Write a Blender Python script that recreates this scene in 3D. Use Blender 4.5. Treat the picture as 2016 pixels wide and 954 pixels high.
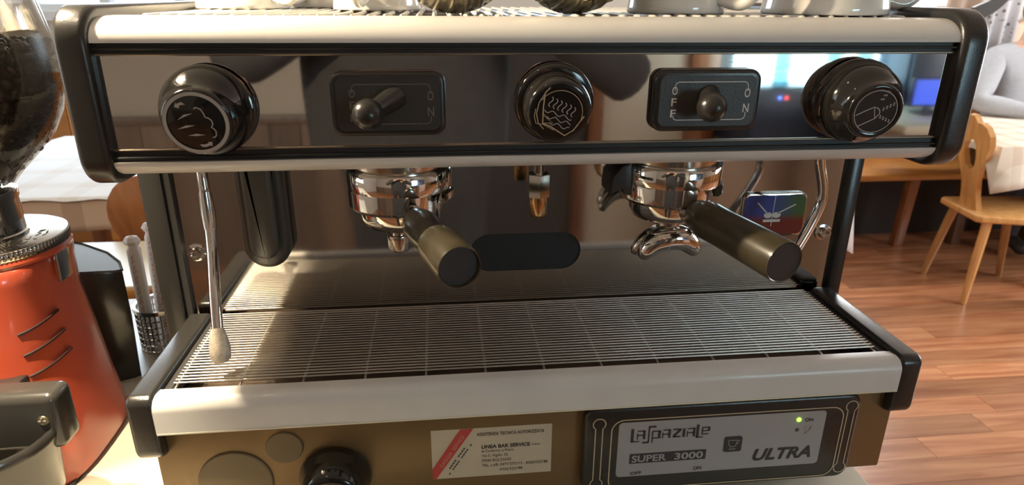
import bpy, bmesh, math, random
from mathutils import Vector, Matrix
R = math.radians
random.seed(7)
for o in list(bpy.data.objects):
    bpy.data.objects.remove(o)
scn = bpy.context.scene
col = scn.collection
# Builder coordinates: x right, y away from the camera, z up, zero at the drip tray's
# front edge.  ZO lifts everything so that the wooden floor is at z = 0.
ZO = 1.05
FL = -1.05          # floor
CT = -0.15          # bar counter top
TB = -0.30          # dining table tops

# ---------------------------------------------------------------- camera
cam = bpy.data.cameras.new('camera')
cam_o = bpy.data.objects.new('camera', cam)
col.objects.link(cam_o)
pitch, yaw, roll = R(20.54), R(6.37), R(0.37)
fwd = Vector((math.sin(yaw)*math.cos(pitch), math.cos(yaw)*math.cos(pitch), -math.sin(pitch)))
rgt = Vector((math.cos(yaw), -math.sin(yaw), 0))
upv = rgt.cross(fwd)
r2 = math.cos(roll)*rgt + math.sin(roll)*upv
u2 = -math.sin(roll)*rgt + math.cos(roll)*upv
m = Matrix((r2, u2, -fwd)).transposed().to_4x4()
m.translation = Vector((-0.0901, -0.5071, 0.3295 + ZO))
cam_o.matrix_world = m
cam.sensor_width = 36
cam.lens = 1299.9/2016*36
cam.clip_start = 0.02
cam.clip_end = 200
cam.dof.use_dof = True
cam.dof.focus_distance = 0.62
cam.dof.aperture_fstop = 10.5
scn.camera = cam_o

# ---------------------------------------------------------------- world, lights, exposure
scn.view_settings.view_transform = 'Standard'
scn.view_settings.look = 'None'
scn.view_settings.gamma = 1
scn.view_settings.use_curve_mapping = False
scn.view_settings.exposure = 0.47

world = bpy.data.worlds.new('daylight')
scn.world = world
world.use_nodes = True
bg = world.node_tree.nodes['Background']
bg.inputs[0].default_value = (0.80, 0.90, 1.0, 1)
bg.inputs[1].default_value = 1.6

def area(name, loc, rot, size, sizey, power, color):
    l = bpy.data.lights.new(name, 'AREA')
    l.shape = 'RECTANGLE'
    l.size, l.size_y = size, sizey
    l.energy = power
    l.color = color
    o = bpy.data.objects.new(name, l)
    o.location = (loc[0], loc[1], loc[2]+ZO)
    o.rotation_euler = rot
    col.objects.link(o)
    o.visible_camera = True
    return o
# daylight that comes in at the windows of the room (one lamp in each opening)
area('window_daylight_left', (-1.85, 3.36, 0.80), (R(-90), 0, 0), 1.5, 0.95, 30, (0.72, 0.86, 1.0))
area('window_daylight_right', (2.75, 3.36, 0.80), (R(-90), 0, 0), 1.1, 0.95, 26, (0.95, 0.97, 1.0))
area('window_daylight_side', (4.36, 1.2, 0.55), (0, R(90), 0), 1.3, 1.8, 75, (0.97, 0.97, 1.0))
area('window_daylight_west', (-2.96, 0.2, 0.55), (0, R(-90), 0), 1.2, 1.5, 6, (1.0, 0.90, 0.74))

# ---------------------------------------------------------------- helpers
ORG = {}
def setp(o, label=None, cat=None, group=None, kind=None):
    if label: o['label'] = label
    if cat: o['category'] = cat
    if group: o['group'] = group
    if kind: o['kind'] = kind
    return o
def thing(name, label, cat, loc, group=None):
    o = bpy.data.objects.new(name, None)
    o.empty_display_size = 0.02
    col.objects.link(o)
    o.location = (loc[0], loc[1], loc[2]+ZO)
    ORG[o.name] = Vector(loc)
    return setp(o, label, cat, group)

class MB:
    def __init__(s):
        s.v = []; s.f = []
    def add(s, vs, fs):
        n = len(s.v)
        s.v += [tuple(p) for p in vs]
        s.f += [tuple(i+n for i in f) for f in fs]
        return s
    def box(s, x0, x1, y0, y1, z0, z1, bev=0, seg=2):
        if bev <= 0:
            vs = [(x, y, z) for x in (x0, x1) for y in (y0, y1) for z in (z0, z1)]
            return s.add(vs, [(0,1,3,2),(4,6,7,5),(0,4,5,1),(2,3,7,6),(0,2,6,4),(1,5,7,3)])
        bm = bmesh.new()
        bmesh.ops.create_cube(bm, size=1)
        for v in bm.verts:
            v.co = Vector(((x0+x1)/2+v.co.x*(x1-x0), (y0+y1)/2+v.co.y*(y1-y0), (z0+z1)/2+v.co.z*(z1-z0)))
        bmesh.ops.bevel(bm, geom=bm.edges[:], offset=bev, segments=seg, profile=0.5, affect='EDGES')
        return s.addbm(bm)
    def addbm(s, bm, mat=None):
        bm.verts.index_update()
        vs = [(mat @ v.co) if mat else v.co.copy() for v in bm.verts]
        fs = [[v.index for v in f.verts] for f in bm.faces]
        bm.free()
        return s.add(vs, fs)
    def prism(s, poly, axis, lo, hi, bev=0, seg=2):
        """poly: 2-D outline in the two other axes (x: (y,z), y: (x,z), z: (x,y))"""
        def P(a, b, c):
            return {'x': (c, a, b), 'y': (a, c, b), 'z': (a, b, c)}[axis]
        n = len(poly)
        bm = bmesh.new()
        A = [bm.verts.new(P(a, b, lo)) for a, b in poly]
        B = [bm.verts.new(P(a, b, hi)) for a, b in poly]
        fa = bm.faces.new(A); fb = bm.faces.new(B[::-1])
        for i in range(n):
            bm.faces.new((A[i], B[i], B[(i+1) % n], A[(i+1) % n]))
        bmesh.ops.recalc_face_normals(bm, faces=bm.faces[:])
        if bev > 0:
            es = set(fa.edges) | set(fb.edges)
            bmesh.ops.bevel(bm, geom=list(es), offset=bev, segments=seg, profile=0.5, affect='EDGES')
        return s.addbm(bm)
    def lathe(s, prof, c=(0, 0, 0), d=(0, 0, 1), seg=32, a0=0, a1=360, closed=True, flute=0, nfl=0):
        """prof: list of (radius, height along d)"""
        d = Vector(d).normalized()
        t = Vector((1, 0, 0)) if abs(d.x) < 0.9 else Vector((0, 1, 0))
        e1 = (t - d*t.dot(d)).normalized(); e2 = d.cross(e1)
        c = Vector(c)
        full = abs(a1-a0) >= 360
        n = seg if full else seg+1
        vs = []; fs = []
        for r, h in prof:
            for i in range(n):
                a = R(a0+(a1-a0)*i/seg)
                rr = r*(1+flute*math.cos(nfl*a)) if flute else r
                vs.append(c + d*h + e1*(rr*math.cos(a)) + e2*(rr*math.sin(a)))
        m = len(prof)
        for j in range(m-1):
            for i in range(seg):
                k = (i+1) % n
                fs.append((j*n+i, j*n+k, (j+1)*n+k, (j+1)*n+i))
        if full and closed:
            if prof[0][0] > 1e-6: fs.append(tuple(range(n))[::-1])
            if prof[-1][0] > 1e-6: fs.append(tuple((m-1)*n+i for i in range(n)))
        elif not full:
            fs.append(tuple(j*n for j in range(m)))
            fs.append(tuple(j*n+seg for j in range(m))[::-1])
        return s.add(vs, fs)
    def tube(s, pts, r, seg=12, cap=True):
        pts = [Vector(p) for p in pts]
        rs = r if isinstance(r, (list, tuple)) else [r]*len(pts)
        n = len(pts); vs = []; fs = []
        tn = []
        for i in range(n):
            a = pts[max(i-1, 0)]; b = pts[min(i+1, n-1)]
            tn.append((b-a).normalized())
        t = tn[0]
        e = Vector((0, 0, 1)) if abs(t.z) < 0.9 else Vector((1, 0, 0))
        e = (e - t*e.dot(t)).normalized()
        for i in range(n):
            e = (e - tn[i]*e.dot(tn[i])).normalized()
            g = tn[i].cross(e)
            for k in range(seg):
                a = 2*math.pi*k/seg
                vs.append(pts[i] + e*(rs[i]*math.cos(a)) + g*(rs[i]*math.sin(a)))
        for i in range(n-1):
            for k in range(seg):
                q = (k+1) % seg
                fs.append((i*seg+k, i*seg+q, (i+1)*seg+q, (i+1)*seg+k))
        if cap:
            fs.append(tuple(range(seg))[::-1])
            fs.append(tuple((n-1)*seg+k for k in range(seg)))
        return s.add(vs, fs)
    def ribbon(s, pts, w, y, closed=False, flip=1):
        """flat printed line in the (x,z) plane at depth y"""
        n = len(pts); P = [Vector((p[0], p[1])) for p in pts]
        vs = []
        for i in range(n):
            if closed:
                a, b = P[(i-1) % n], P[(i+1) % n]
            else:
                a, b = P[max(i-1, 0)], P[min(i+1, n-1)]
            t = (b-a)
            t = t.normalized() if t.length > 0 else Vector((1, 0))
            nn = Vector((-t.y, t.x))*w/2
            vs += [(P[i].x+nn.x, y, P[i].y+nn.y), (P[i].x-nn.x, y, P[i].y-nn.y)]
        fs = []
        for i in range(n if closed else n-1):
            j = (i+1) % n
            fs.append((2*i, 2*j, 2*j+1, 2*i+1))
        return s.add(vs, fs)
    def poly(s, pts, y):
        return s.add([(p[0], y, p[1]) for p in pts], [tuple(range(len(pts)))])
    def ellipsoid(s, c, rx, ry, rz, seg=16, rings=8):
        c = Vector(c)
        vs = [c+Vector((0, 0, rz))]; fs = []
        for j in range(1, rings):
            th = math.pi*j/rings
            for i in range(seg):
                a = 2*math.pi*i/seg
                vs.append(c+Vector((rx*math.sin(th)*math.cos(a), ry*math.sin(th)*math.sin(a), rz*math.cos(th))))
        vs.append(c-Vector((0, 0, rz)))
        for i in range(seg):
            fs.append((0, 1+i, 1+(i+1) % seg))
            for j in range(rings-2):
                a = 1+j*seg
                fs.append((a+i, a+seg+i, a+seg+(i+1) % seg, a+(i+1) % seg))
            a = 1+(rings-2)*seg
            fs.append((len(vs)-1, a+(i+1) % seg, a+i))
        return s.add(vs, fs)
    def xf(s, M):
        s.v = [tuple(M @ Vector(p)) for p in s.v]
        return s
    def mesh(s, name, off=Vector((0, 0, 0)), ang=35):
        me = bpy.data.meshes.new(name)
        me.from_pydata([(p[0]-off[0], p[1]-off[1], p[2]-off[2]) for p in s.v], [], s.f)
        bm = bmesh.new(); bm.from_mesh(me)
        bmesh.ops.recalc_face_normals(bm, faces=bm.faces[:])
        bm.to_mesh(me); bm.free()
        me.shade_smooth()
        me.set_sharp_from_angle(angle=R(ang))
        return me
def part(name, mb, mat, parent, label=None, kind=None, ang=35):
    off = ORG[parent.name]
    me = mb.mesh(name, off, ang)
    me.materials.append(mat)
    o = bpy.data.objects.new(name, me)
    col.objects.link(o)
    o.parent = parent
    ORG[o.name] = off
    return setp(o, label, None, None, kind)
def inst(name, me, parent, loc, rot=None):
    o = bpy.data.objects.new(name, me)
    col.objects.link(o)
    o.parent = parent
    off = ORG[parent.name]
    o.location = (loc[0]-off[0], loc[1]-off[1], loc[2]-off[2])
    if rot: o.rotation_euler = rot
    ORG[o.name] = off
    return o
def single(name, mb, mat, label=None, cat=None, org=(0, 0, 0), group=None, kind=None, ang=35):
    me = mb.mesh(name, Vector(org), ang)
    me.materials.append(mat)
    o = bpy.data.objects.new(name, me)
    col.objects.link(o)
    o.location = (org[0], org[1], org[2]+ZO)
    ORG[o.name] = Vector(org)
    return setp(o, label, cat, group, kind)
def struct(name, mb, mat, org=(0, 0, 0), label=None):
    return single(name, mb, mat, label, None, org, None, 'structure')
def copy_tree(o, parent=None):
    c = o.copy(); col.objects.link(c)
    ORG[c.name] = ORG[o.name]
    if parent: c.parent = parent
    for ch in o.children: copy_tree(ch, c)
    return c
def rrect(x0, x1, z0, z1, r, n=6, rs=None):
    """rounded rectangle outline; rs = radii (bl, br, tr, tl)"""
    rs = rs or (r, r, r, r)
    pts = []
    for (cx, cz, a), q in zip(((x0+rs[0], z0+rs[0], 180), (x1-rs[1], z0+rs[1], 270), (x1-rs[2], z1-rs[2], 0), (x0+rs[3], z1-rs[3], 90)), rs):
        for i in range(n+1):
            t = R(a+90*i/n)
            pts.append((cx+q*math.cos(t), cz+q*math.sin(t)))
    return pts
def spline(pts, n=8):
    """Catmull-Rom through 3-D points"""
    P = [Vector(p) for p in pts]
    P = [P[0]*2-P[1]] + P + [P[-1]*2-P[-2]]
    out = []
    for i in range(1, len(P)-2):
        for k in range(n):
            t = k/n
            a, b, c, d = P[i-1], P[i], P[i+1], P[i+2]
            out.append(0.5*((2*b)+(c-a)*t+(2*a-5*b+4*c-d)*t*t+(3*b-a-3*c+d)*t**3))
    out.append(P[-2])
    return out
def text_mb(txt, x0, x1, zb, h, y, ang=0, bold=0.0, shear=0.0, anchor=None, thick=0.00015):
    """lettering that stands on the vertical plane y and reads from -y; fitted to x0..x1, cap height h"""
    cu = bpy.data.curves.new('lettering', 'FONT')
    cu.body = txt
    cu.size = 1
    cu.offset = bold
    cu.shear = shear
    cu.resolution_u = 3
    ob = bpy.data.objects.new('lettering', cu)
    col.objects.link(ob)
    dg = bpy.context.evaluated_depsgraph_get()
    ev = ob.evaluated_get(dg)
    me = ev.to_mesh()
    vs = [v.co.copy() for v in me.vertices]
    fs = [tuple(p.vertices) for p in me.polygons]
    ev.to_mesh_clear()
    bpy.data.objects.remove(ob)
    bpy.data.curves.remove(cu)
    mb = MB()
    if not vs: return mb
    ax0 = min(v.x for v in vs); ax1 = max(v.x for v in vs)
    sx = (x1-x0)/(ax1-ax0)
    sz = h/0.70
    out = []
    ca, sa = math.cos(R(ang)), math.sin(R(ang))
    for v in vs:
        px = (v.x-ax0)*sx; pz = v.y*sz
        out.append((x0+px*ca-pz*sa, y, zb+px*sa+pz*ca))
    mb.add(out, fs)
    return mb

# ---------------------------------------------------------------- materials
def new_mat(name):
    mt = bpy.data.materials.new(name)
    mt.use_nodes = True
    nt = mt.node_tree
    return mt, nt, nt.nodes['Principled BSDF']
def mat(name, color, rough=0.5, metal=0.0, var=0.0, scale=30, bump=0.0, bscale=200, coat=0.0, stretch=(1, 1, 1), emis=None, estr=0, spec=0.5, rvar=0.0):
    mt, nt, b = new_mat(name)
    c = (*color, 1)
    b.inputs['Base Color'].default_value = c
    b.inputs['Roughness'].default_value = rough
    b.inputs['Metallic'].default_value = metal
    b.inputs['Specular IOR Level'].default_value = spec
    if coat: 
        b.inputs['Coat Weight'].default_value = coat
        b.inputs['Coat Roughness'].default_value = 0.08
    tc = nt.nodes.new('ShaderNodeTexCoord')
    mp = nt.nodes.new('ShaderNodeMapping')
    mp.inputs['Scale'].default_value = stretch
    nt.links.new(tc.outputs['Object'], mp.inputs['Vector'])
    if var > 0 or rvar > 0:
        nz = nt.nodes.new('ShaderNodeTexNoise')
        nz.inputs['Scale'].default_value = scale
        nz.inputs['Detail'].default_value = 5
        nt.links.new(mp.outputs[0], nz.inputs['Vector'])
        if var > 0:
            cr = nt.nodes.new('ShaderNodeValToRGB')
            cr.color_ramp.elements[0].position = 0.3
            cr.color_ramp.elements[1].position = 0.7
            cr.color_ramp.elements[0].color = (*[max(0, x*(1-var)) for x in color], 1)
            cr.color_ramp.elements[1].color = (*[min(1, x*(1+var)) for x in color], 1)
            nt.links.new(nz.outputs['Fac'], cr.inputs[0])
            nt.links.new(cr.outputs[0], b.inputs['Base Color'])
        if rvar > 0:
            mr = nt.nodes.new('ShaderNodeMapRange')
            mr.inputs['To Min'].default_value = max(0.01, rough-rvar)
            mr.inputs['To Max'].default_value = rough+rvar
            nt.links.new(nz.outputs['Fac'], mr.inputs[0])
            nt.links.new(mr.outputs[0], b.inputs['Roughness'])
    if bump > 0:
        n2 = nt.nodes.new('ShaderNodeTexNoise')
        n2.inputs['Scale'].default_value = bscale
        n2.inputs['Detail'].default_value = 3
        nt.links.new(mp.outputs[0], n2.inputs['Vector'])
        bp = nt.nodes.new('ShaderNodeBump')
        bp.inputs['Strength'].default_value = bump
        bp.inputs['Distance'].default_value = 0.002
        nt.links.new(n2.outputs['Fac'], bp.inputs['Height'])
        nt.links.new(bp.outputs[0], b.inputs['Normal'])
    if emis:
        b.inputs['Emission Color'].default_value = (*emis, 1)
        b.inputs['Emission Strength'].default_value = estr
    return mt
def wood(name, c1, c2, rough=0.35, scale=3, stretch=(1, 12, 12), coat=0.3):
    mt, nt, b = new_mat(name)
    tc = nt.nodes.new('ShaderNodeTexCoord')
    mp = nt.nodes.new('ShaderNodeMapping')
    mp.inputs['Scale'].default_value = stretch
    oi = nt.nodes.new('ShaderNodeObjectInfo')
    ad = nt.nodes.new('ShaderNodeVectorMath'); ad.operation = 'MULTIPLY_ADD'
    nt.links.new(oi.outputs['Random'], ad.inputs[0])
    ad.inputs[1].default_value = (37, 51, 13)
    nt.links.new(tc.outputs['Object'], ad.inputs[2])
    nt.links.new(ad.outputs[0], mp.inputs['Vector'])
    nz = nt.nodes.new('ShaderNodeTexNoise')
    nz.inputs['Scale'].default_value = scale
    nz.inputs['Detail'].default_value = 6
    nz.inputs['Distortion'].default_value = 0.6
    nt.links.new(mp.outputs[0], nz.inputs['Vector'])
    cr = nt.nodes.new('ShaderNodeValToRGB')
    cr.color_ramp.elements[0].position = 0.32
    cr.color_ramp.elements[1].position = 0.68
    cr.color_ramp.elements[0].color = (*c1, 1)
    cr.color_ramp.elements[1].color = (*c2, 1)
    nt.links.new(nz.outputs['Fac'], cr.inputs[0])
    hs = nt.nodes.new('ShaderNodeHueSaturation')
    mr = nt.nodes.new('ShaderNodeMapRange')
    mr.inputs['To Min'].default_value = 0.62; mr.inputs['To Max'].default_value = 1.28
    nt.links.new(oi.outputs['Random'], mr.inputs[0])
    nt.links.new(mr.outputs[0], hs.inputs['Value'])
    nt.links.new(cr.outputs[0], hs.inputs['Color'])
    nt.links.new(hs.outputs[0], b.inputs['Base Color'])
    b.inputs['Roughness'].default_value = rough
    b.inputs['Coat Weight'].default_value = coat
    b.inputs['Coat Roughness'].default_value = 0.2
    return mt
def glass(name, tint=(0.97, 0.97, 0.95), amount=0.09):
    mt, nt, b = new_mat(name)
    nt.nodes.remove(b)
    out = nt.nodes['Material Output']
    tr = nt.nodes.new('ShaderNodeBsdfTransparent'); tr.inputs[0].default_value = (*tint, 1)
    gl = nt.nodes.new('ShaderNodeBsdfGlossy'); gl.inputs['Roughness'].default_value = 0.02
    lw = nt.nodes.new('ShaderNodeLayerWeight'); lw.inputs['Blend'].default_value = 0.35
    mr = nt.nodes.new('ShaderNodeMapRange'); mr.inputs['To Min'].default_value = amount*0.4; mr.inputs['To Max'].default_value = 0.5
    nt.links.new(lw.outputs['Fresnel'], mr.inputs[0])
    mx = nt.nodes.new('ShaderNodeMixShader')
    nt.links.new(mr.outputs[0], mx.inputs[0])
    nt.links.new(tr.outputs[0], mx.inputs[1]); nt.links.new(gl.outputs[0], mx.inputs[2])
    nt.links.new(mx.outputs[0], out.inputs['Surface'])
    return mt
M = {}
M['black'] = mat('black_plastic', (0.022, 0.0205, 0.019), 0.27, coat=0.1, bump=0.08, bscale=900)
M['black_satin'] = mat('black_satin_plastic', (0.036, 0.034, 0.032), 0.42, bump=0.12, bscale=700)
M['gloss_black'] = mat('glossy_black_plastic', (0.013, 0.012, 0.011), 0.10, coat=0.2)
M['handle'] = mat('worn_black_handle', (0.045, 0.036, 0.020), 0.30, coat=0.3, var=0.25, scale=40, rvar=0.08)
M['rubber'] = mat('black_rubber', (0.022, 0.021, 0.020), 0.5)
M['cream'] = mat('cream_lacquered_bar', (0.70, 0.68, 0.65), 0.36, var=0.03, scale=25, coat=0.15)
M['steel'] = mat('mirror_polished_steel', (0.60, 0.585, 0.56), 0.035, 1.0, rvar=0.02, scale=60, stretch=(1, 1, 8))
M['splash'] = mat('polished_backsplash_steel', (0.58, 0.56, 0.53), 0.07, 1.0, rvar=0.03, scale=40, stretch=(8, 1, 1))
M['chrome'] = mat('chrome', (0.72, 0.70, 0.67), 0.06, 1.0, rvar=0.03, scale=80)
M['worn_chrome'] = mat('worn_chrome', (0.62, 0.58, 0.52), 0.16, 1.0, var=0.12, scale=60, rvar=0.08)
M['wire'] = mat('stainless_wire', (0.78, 0.75, 0.70), 0.38, 1.0)
M['rod'] = mat('white_coated_rod', (0.62, 0.60, 0.55), 0.35)
M['pan'] = mat('brown_drip_pan', (0.11, 0.075, 0.05), 0.45, 0.4, var=0.35, scale=18)
M['bronze'] = mat('bronze_painted_metal', (0.205, 0.128, 0.055), 0.38, 0.30, var=0.05, scale=15, bump=0.03, bscale=1500)
M['disc'] = mat('dull_brown_plug', (0.150, 0.108, 0.058), 0.5, 0.1)
M['grey_plate'] = mat('grey_display_plate', (0.36, 0.345, 0.35), 0.45, 0.1, var=0.03, scale=20)
M['ink'] = mat('dark_ink', (0.035, 0.030, 0.032), 0.6)
M['white_ink'] = mat('white_print', (0.75, 0.73, 0.68), 0.5)
M['silver_ink'] = mat('silver_print', (0.42, 0.41, 0.39), 0.4)
M['dim_ink'] = mat('dim_grey_print', (0.17, 0.155, 0.125), 0.5)
M['pin'] = mat('gold_pinstripe', (0.55, 0.44, 0.29), 0.4)
M['red_ink'] = mat('red_print', (0.50, 0.05, 0.045), 0.5)
M['paper'] = mat('aged_sticker_paper', (0.56, 0.48, 0.36), 0.6, var=0.06, scale=20)
M['led_on'] = mat('green_led', (0.1, 0.6, 0.05), 0.3, emis=(0.25, 1.0, 0.05), estr=3.0)
M['led_off'] = mat('unlit_led', (0.08, 0.07, 0.05), 0.3)
M['porcelain'] = mat('white_porcelain', (0.78, 0.76, 0.72), 0.12, coat=0.6)
M['red_decor'] = mat('red_cup_print', (0.55, 0.05, 0.05), 0.25)
M['red'] = mat('glossy_red_paint', (0.58, 0.095, 0.045), 0.22, coat=0.7, var=0.05, scale=6)
M['red_dark'] = mat('dark_red_groove', (0.035, 0.006, 0.004), 0.6)
M['bean'] = mat('roasted_coffee_bean', (0.035, 0.018, 0.010), 0.32, var=0.5, scale=40)
M['glass'] = glass('hopper_glass', (0.93, 0.90, 0.85), 0.08)
M['pane'] = glass('window_pane', (0.95, 0.97, 1.0), 0.05)
M['counter'] = mat('cream_laminate_counter', (0.62, 0.57, 0.45), 0.35, var=0.03, scale=9)
M['counter_wood'] = wood('counter_cabinet_wood', (0.28, 0.13, 0.05), (0.40, 0.20, 0.08), 0.4, 3, (10, 10, 1))
M['floor'] = wood('red_brown_floor_plank', (0.34, 0.120, 0.050), (0.56, 0.27, 0.13), 0.30, 2.2, (1.2, 14, 14), 0.35)
M['subfloor'] = mat('dark_plank_joint', (0.05, 0.02, 0.01), 0.8)
M['pine'] = wood('honey_pine', (0.50, 0.24, 0.075), (0.66, 0.36, 0.13), 0.35, 2.5, (12, 12, 1.5))
M['orange_pine'] = wood('orange_pine', (0.52, 0.22, 0.05), (0.64, 0.30, 0.08), 0.35, 2.5, (1.2, 12, 12))
M['dark_wood'] = wood('dark_brown_wood', (0.10, 0.045, 0.02), (0.16, 0.08, 0.04), 0.45, 2.5, (12, 12, 1.5))
M['brown_wood'] = wood('brown_chair_wood', (0.22, 0.075, 0.03), (0.32, 0.13, 0.05), 0.35, 2.5, (12, 12, 1.5))
M['dull_wood'] = wood('dull_brown_panelling', (0.15, 0.095, 0.06), (0.21, 0.14, 0.09), 0.5, 2.5, (12, 12, 1.5))
M['wall'] = mat('cream_plaster', (0.74, 0.70, 0.62), 0.8, var=0.03, scale=4, bump=0.1, bscale=60)
M['ceiling'] = mat('pale_ceiling', (0.70, 0.64, 0.54), 0.85)
M['white_frame'] = mat('white_window_frame', (0.72, 0.74, 0.76), 0.4)
M['sweater'] = mat('grey_knit_sweater', (0.40, 0.41, 0.44), 0.9, var=0.05, scale=60, bump=1.0, bscale=14)
M['dark_cloth'] = mat('dark_jacket_cloth', (0.035, 0.033, 0.034), 0.9, var=0.1, scale=40, bump=0.3, bscale=400)
M['jeans'] = mat('dark_trousers', (0.05, 0.055, 0.075), 0.9, bump=0.3, bscale=400)
M['skin'] = mat('skin', (0.58, 0.34, 0.24), 0.5)
M['hair'] = mat('dark_hair', (0.05, 0.03, 0.02), 0.6, bump=0.5, bscale=300)
M['eye'] = mat('eye_white', (0.8, 0.8, 0.78), 0.2)
M['shoe'] = mat('dark_shoe', (0.03, 0.025, 0.02), 0.5)
M['seat_dark'] = mat('dark_grey_cushion', (0.07, 0.07, 0.075), 0.9)
M['straw'] = mat('white_straw_paper', (0.86, 0.82, 0.80), 0.5)
M['straw_red'] = mat('red_straw_print', (0.70, 0.22, 0.19), 0.5)
M['lampshade'] = mat('dark_metal_lampshade', (0.06, 0.055, 0.05), 0.4, 0.6)
M['bulb'] = mat('added_lamp_bulb', (1, 0.9, 0.7), 0.3, emis=(1.0, 0.80, 0.52), estr=60)  # glow for the added pendant and ceiling spot
M['cool_light'] = mat('cool_light_strip', (0.8, 0.95, 1), 0.3, emis=(0.60, 0.90, 1.0), estr=7)
M['blue_screen'] = mat('blue_screen', (0.05, 0.1, 0.5), 0.3, emis=(0.04, 0.12, 1.0), estr=0.9)
M['navy'] = mat('dark_blue_cabinet', (0.03, 0.055, 0.10), 0.3)
M['bottle_clear'] = glass('pale_bottle_glass', (0.35, 0.55, 0.62), 0.15)
M['dark_bin'] = mat('dark_grey_plastic', (0.045, 0.042, 0.038), 0.20, coat=0.3)
M['wand_tip'] = mat('limescaled_tip', (0.52, 0.45, 0.36), 0.55, 0.3, var=0.2, scale=300)
def cloth_check(name, base, line, scale, fac=0.5):
    mt, nt, b = new_mat(name)
    tc = nt.nodes.new('ShaderNodeTexCoord')
    sp = nt.nodes.new('ShaderNodeSeparateXYZ')
    nt.links.new(tc.outputs['Object'], sp.inputs[0])
    def stripe(sock, extra=None):
        a = nt.nodes.new('ShaderNodeMath'); a.operation = 'MULTIPLY'; a.inputs[1].default_value = scale
        nt.links.new(sock, a.inputs[0])
        f = nt.nodes.new('ShaderNodeMath'); f.operation = 'FRACT'
        nt.links.new(a.outputs[0], f.inputs[0])
        g = nt.nodes.new('ShaderNodeMath'); g.operation = 'LESS_THAN'; g.inputs[1].default_value = 0.32
        nt.links.new(f.outputs[0], g.inputs[0])
        return g.outputs[0]
    s1, s2 = stripe(sp.outputs[0]), stripe(sp.outputs[1])
    ad = nt.nodes.new('ShaderNodeMath'); ad.operation = 'ADD'
    nt.links.new(s1, ad.inputs[0]); nt.links.new(s2, ad.inputs[1])
    ml = nt.nodes.new('ShaderNodeMath'); ml.operation = 'MULTIPLY'; ml.inputs[1].default_value = fac
    nt.links.new(ad.outputs[0], ml.inputs[0])
    mx = nt.nodes.new('ShaderNodeMix'); mx.data_type = 'RGBA'
    mx.inputs[6].default_value = (*base, 1); mx.inputs[7].default_value = (*line, 1)
    nt.links.new(ml.outputs[0], mx.inputs[0])
    nt.links.new(mx.outputs[2], b.inputs['Base Color'])
    b.inputs['Roughness'].default_value = 0.85
    return mt
M['check_cloth'] = cloth_check('beige_checked_tablecloth', (0.72, 0.66, 0.56), (0.55, 0.42, 0.30), 7.0, 0.35)
M['pale_cloth'] = cloth_check('white_checked_tablecloth', (0.80, 0.80, 0.80), (0.62, 0.52, 0.44), 5.0, 0.22)
M['shaded_cloth'] = cloth_check('tan_checked_tablecloth', (0.50, 0.36, 0.26), (0.30, 0.18, 0.12), 5.0, 0.45)
M['white_cloth'] = mat('white_linen', (0.78, 0.78, 0.78), 0.85)
def floral(name):
    mt, nt, b = new_mat(name)
    tc = nt.nodes.new('ShaderNodeTexCoord')
    vo = nt.nodes.new('ShaderNodeTexVoronoi'); vo.inputs['Scale'].default_value = 34
    nt.links.new(tc.outputs['Object'], vo.inputs['Vector'])
    nz = nt.nodes.new('ShaderNodeTexNoise'); nz.inputs['Scale'].default_value = 12
    nt.links.new(tc.outputs['Object'], nz.inputs['Vector'])
    ml = nt.nodes.new('ShaderNodeMath'); ml.operation = 'DIVIDE'
    nt.links.new(vo.outputs['Distance'], ml.inputs[0]); nt.links.new(nz.outputs['Fac'], ml.inputs[1])
    cr = nt.nodes.new('ShaderNodeValToRGB')
    cr.color_ramp.elements[0].position = 0.42; cr.color_ramp.elements[0].color = (0.22, 0.22, 0.25, 1)
    cr.color_ramp.elements[1].position = 0.58; cr.color_ramp.elements[1].color = (0.82, 0.82, 0.84, 1)
    nt.links.new(ml.outputs[0], cr.inputs[0])
    nt.links.new(cr.outputs[0], b.inputs['Base Color'])
    b.inputs['Roughness'].default_value = 0.9
    return mt
M['floral'] = floral('white_floral_curtain')
M['pink_cloth'] = mat('beige_curtain', (0.66, 0.54, 0.45), 0.9)
def badge_mat():
    mt, nt, b = new_mat('coloured_badge')
    tc = nt.nodes.new('ShaderNodeTexCoord')
    sp = nt.nodes.new('ShaderNodeSeparateXYZ')
    nt.links.new(tc.outputs['Generated'], sp.inputs[0])
    m1 = nt.nodes.new('ShaderNodeMix'); m1.data_type = 'RGBA'
    m1.inputs[6].default_value = (0.06, 0.09, 0.34, 1); m1.inputs[7].default_value = (0.08, 0.15, 0.06, 1)
    r1 = nt.nodes.new('ShaderNodeMapRange'); r1.inputs['From Min'].default_value = 0.45; r1.inputs['From Max'].default_value = 0.85
    nt.links.new(sp.outputs[0], r1.inputs[0]); nt.links.new(r1.outputs[0], m1.inputs[0])
    m2 = nt.nodes.new('ShaderNodeMix'); m2.data_type = 'RGBA'
    m2.inputs[6].default_value = (0.22, 0.035, 0.025, 1)
    r2_ = nt.nodes.new('ShaderNodeMapRange'); r2_.inputs['From Min'].default_value = 0.35; r2_.inputs['From Max'].default_value = 0.55
    nt.links.new(sp.outputs[2], r2_.inputs[0]); nt.links.new(r2_.outputs[0], m2.inputs[0])
    nt.links.new(m1.outputs[2], m2.inputs[7])
    nt.links.new(m2.outputs[2], b.inputs['Base Color'])
    b.inputs['Roughness'].default_value = 0.2
    return mt
M['badge'] = badge_mat()

# ================================================================ THE ROOM
XL, XR, YB, YF, ZC = -3.0, 4.4, 3.42, -2.6, 1.45
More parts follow.
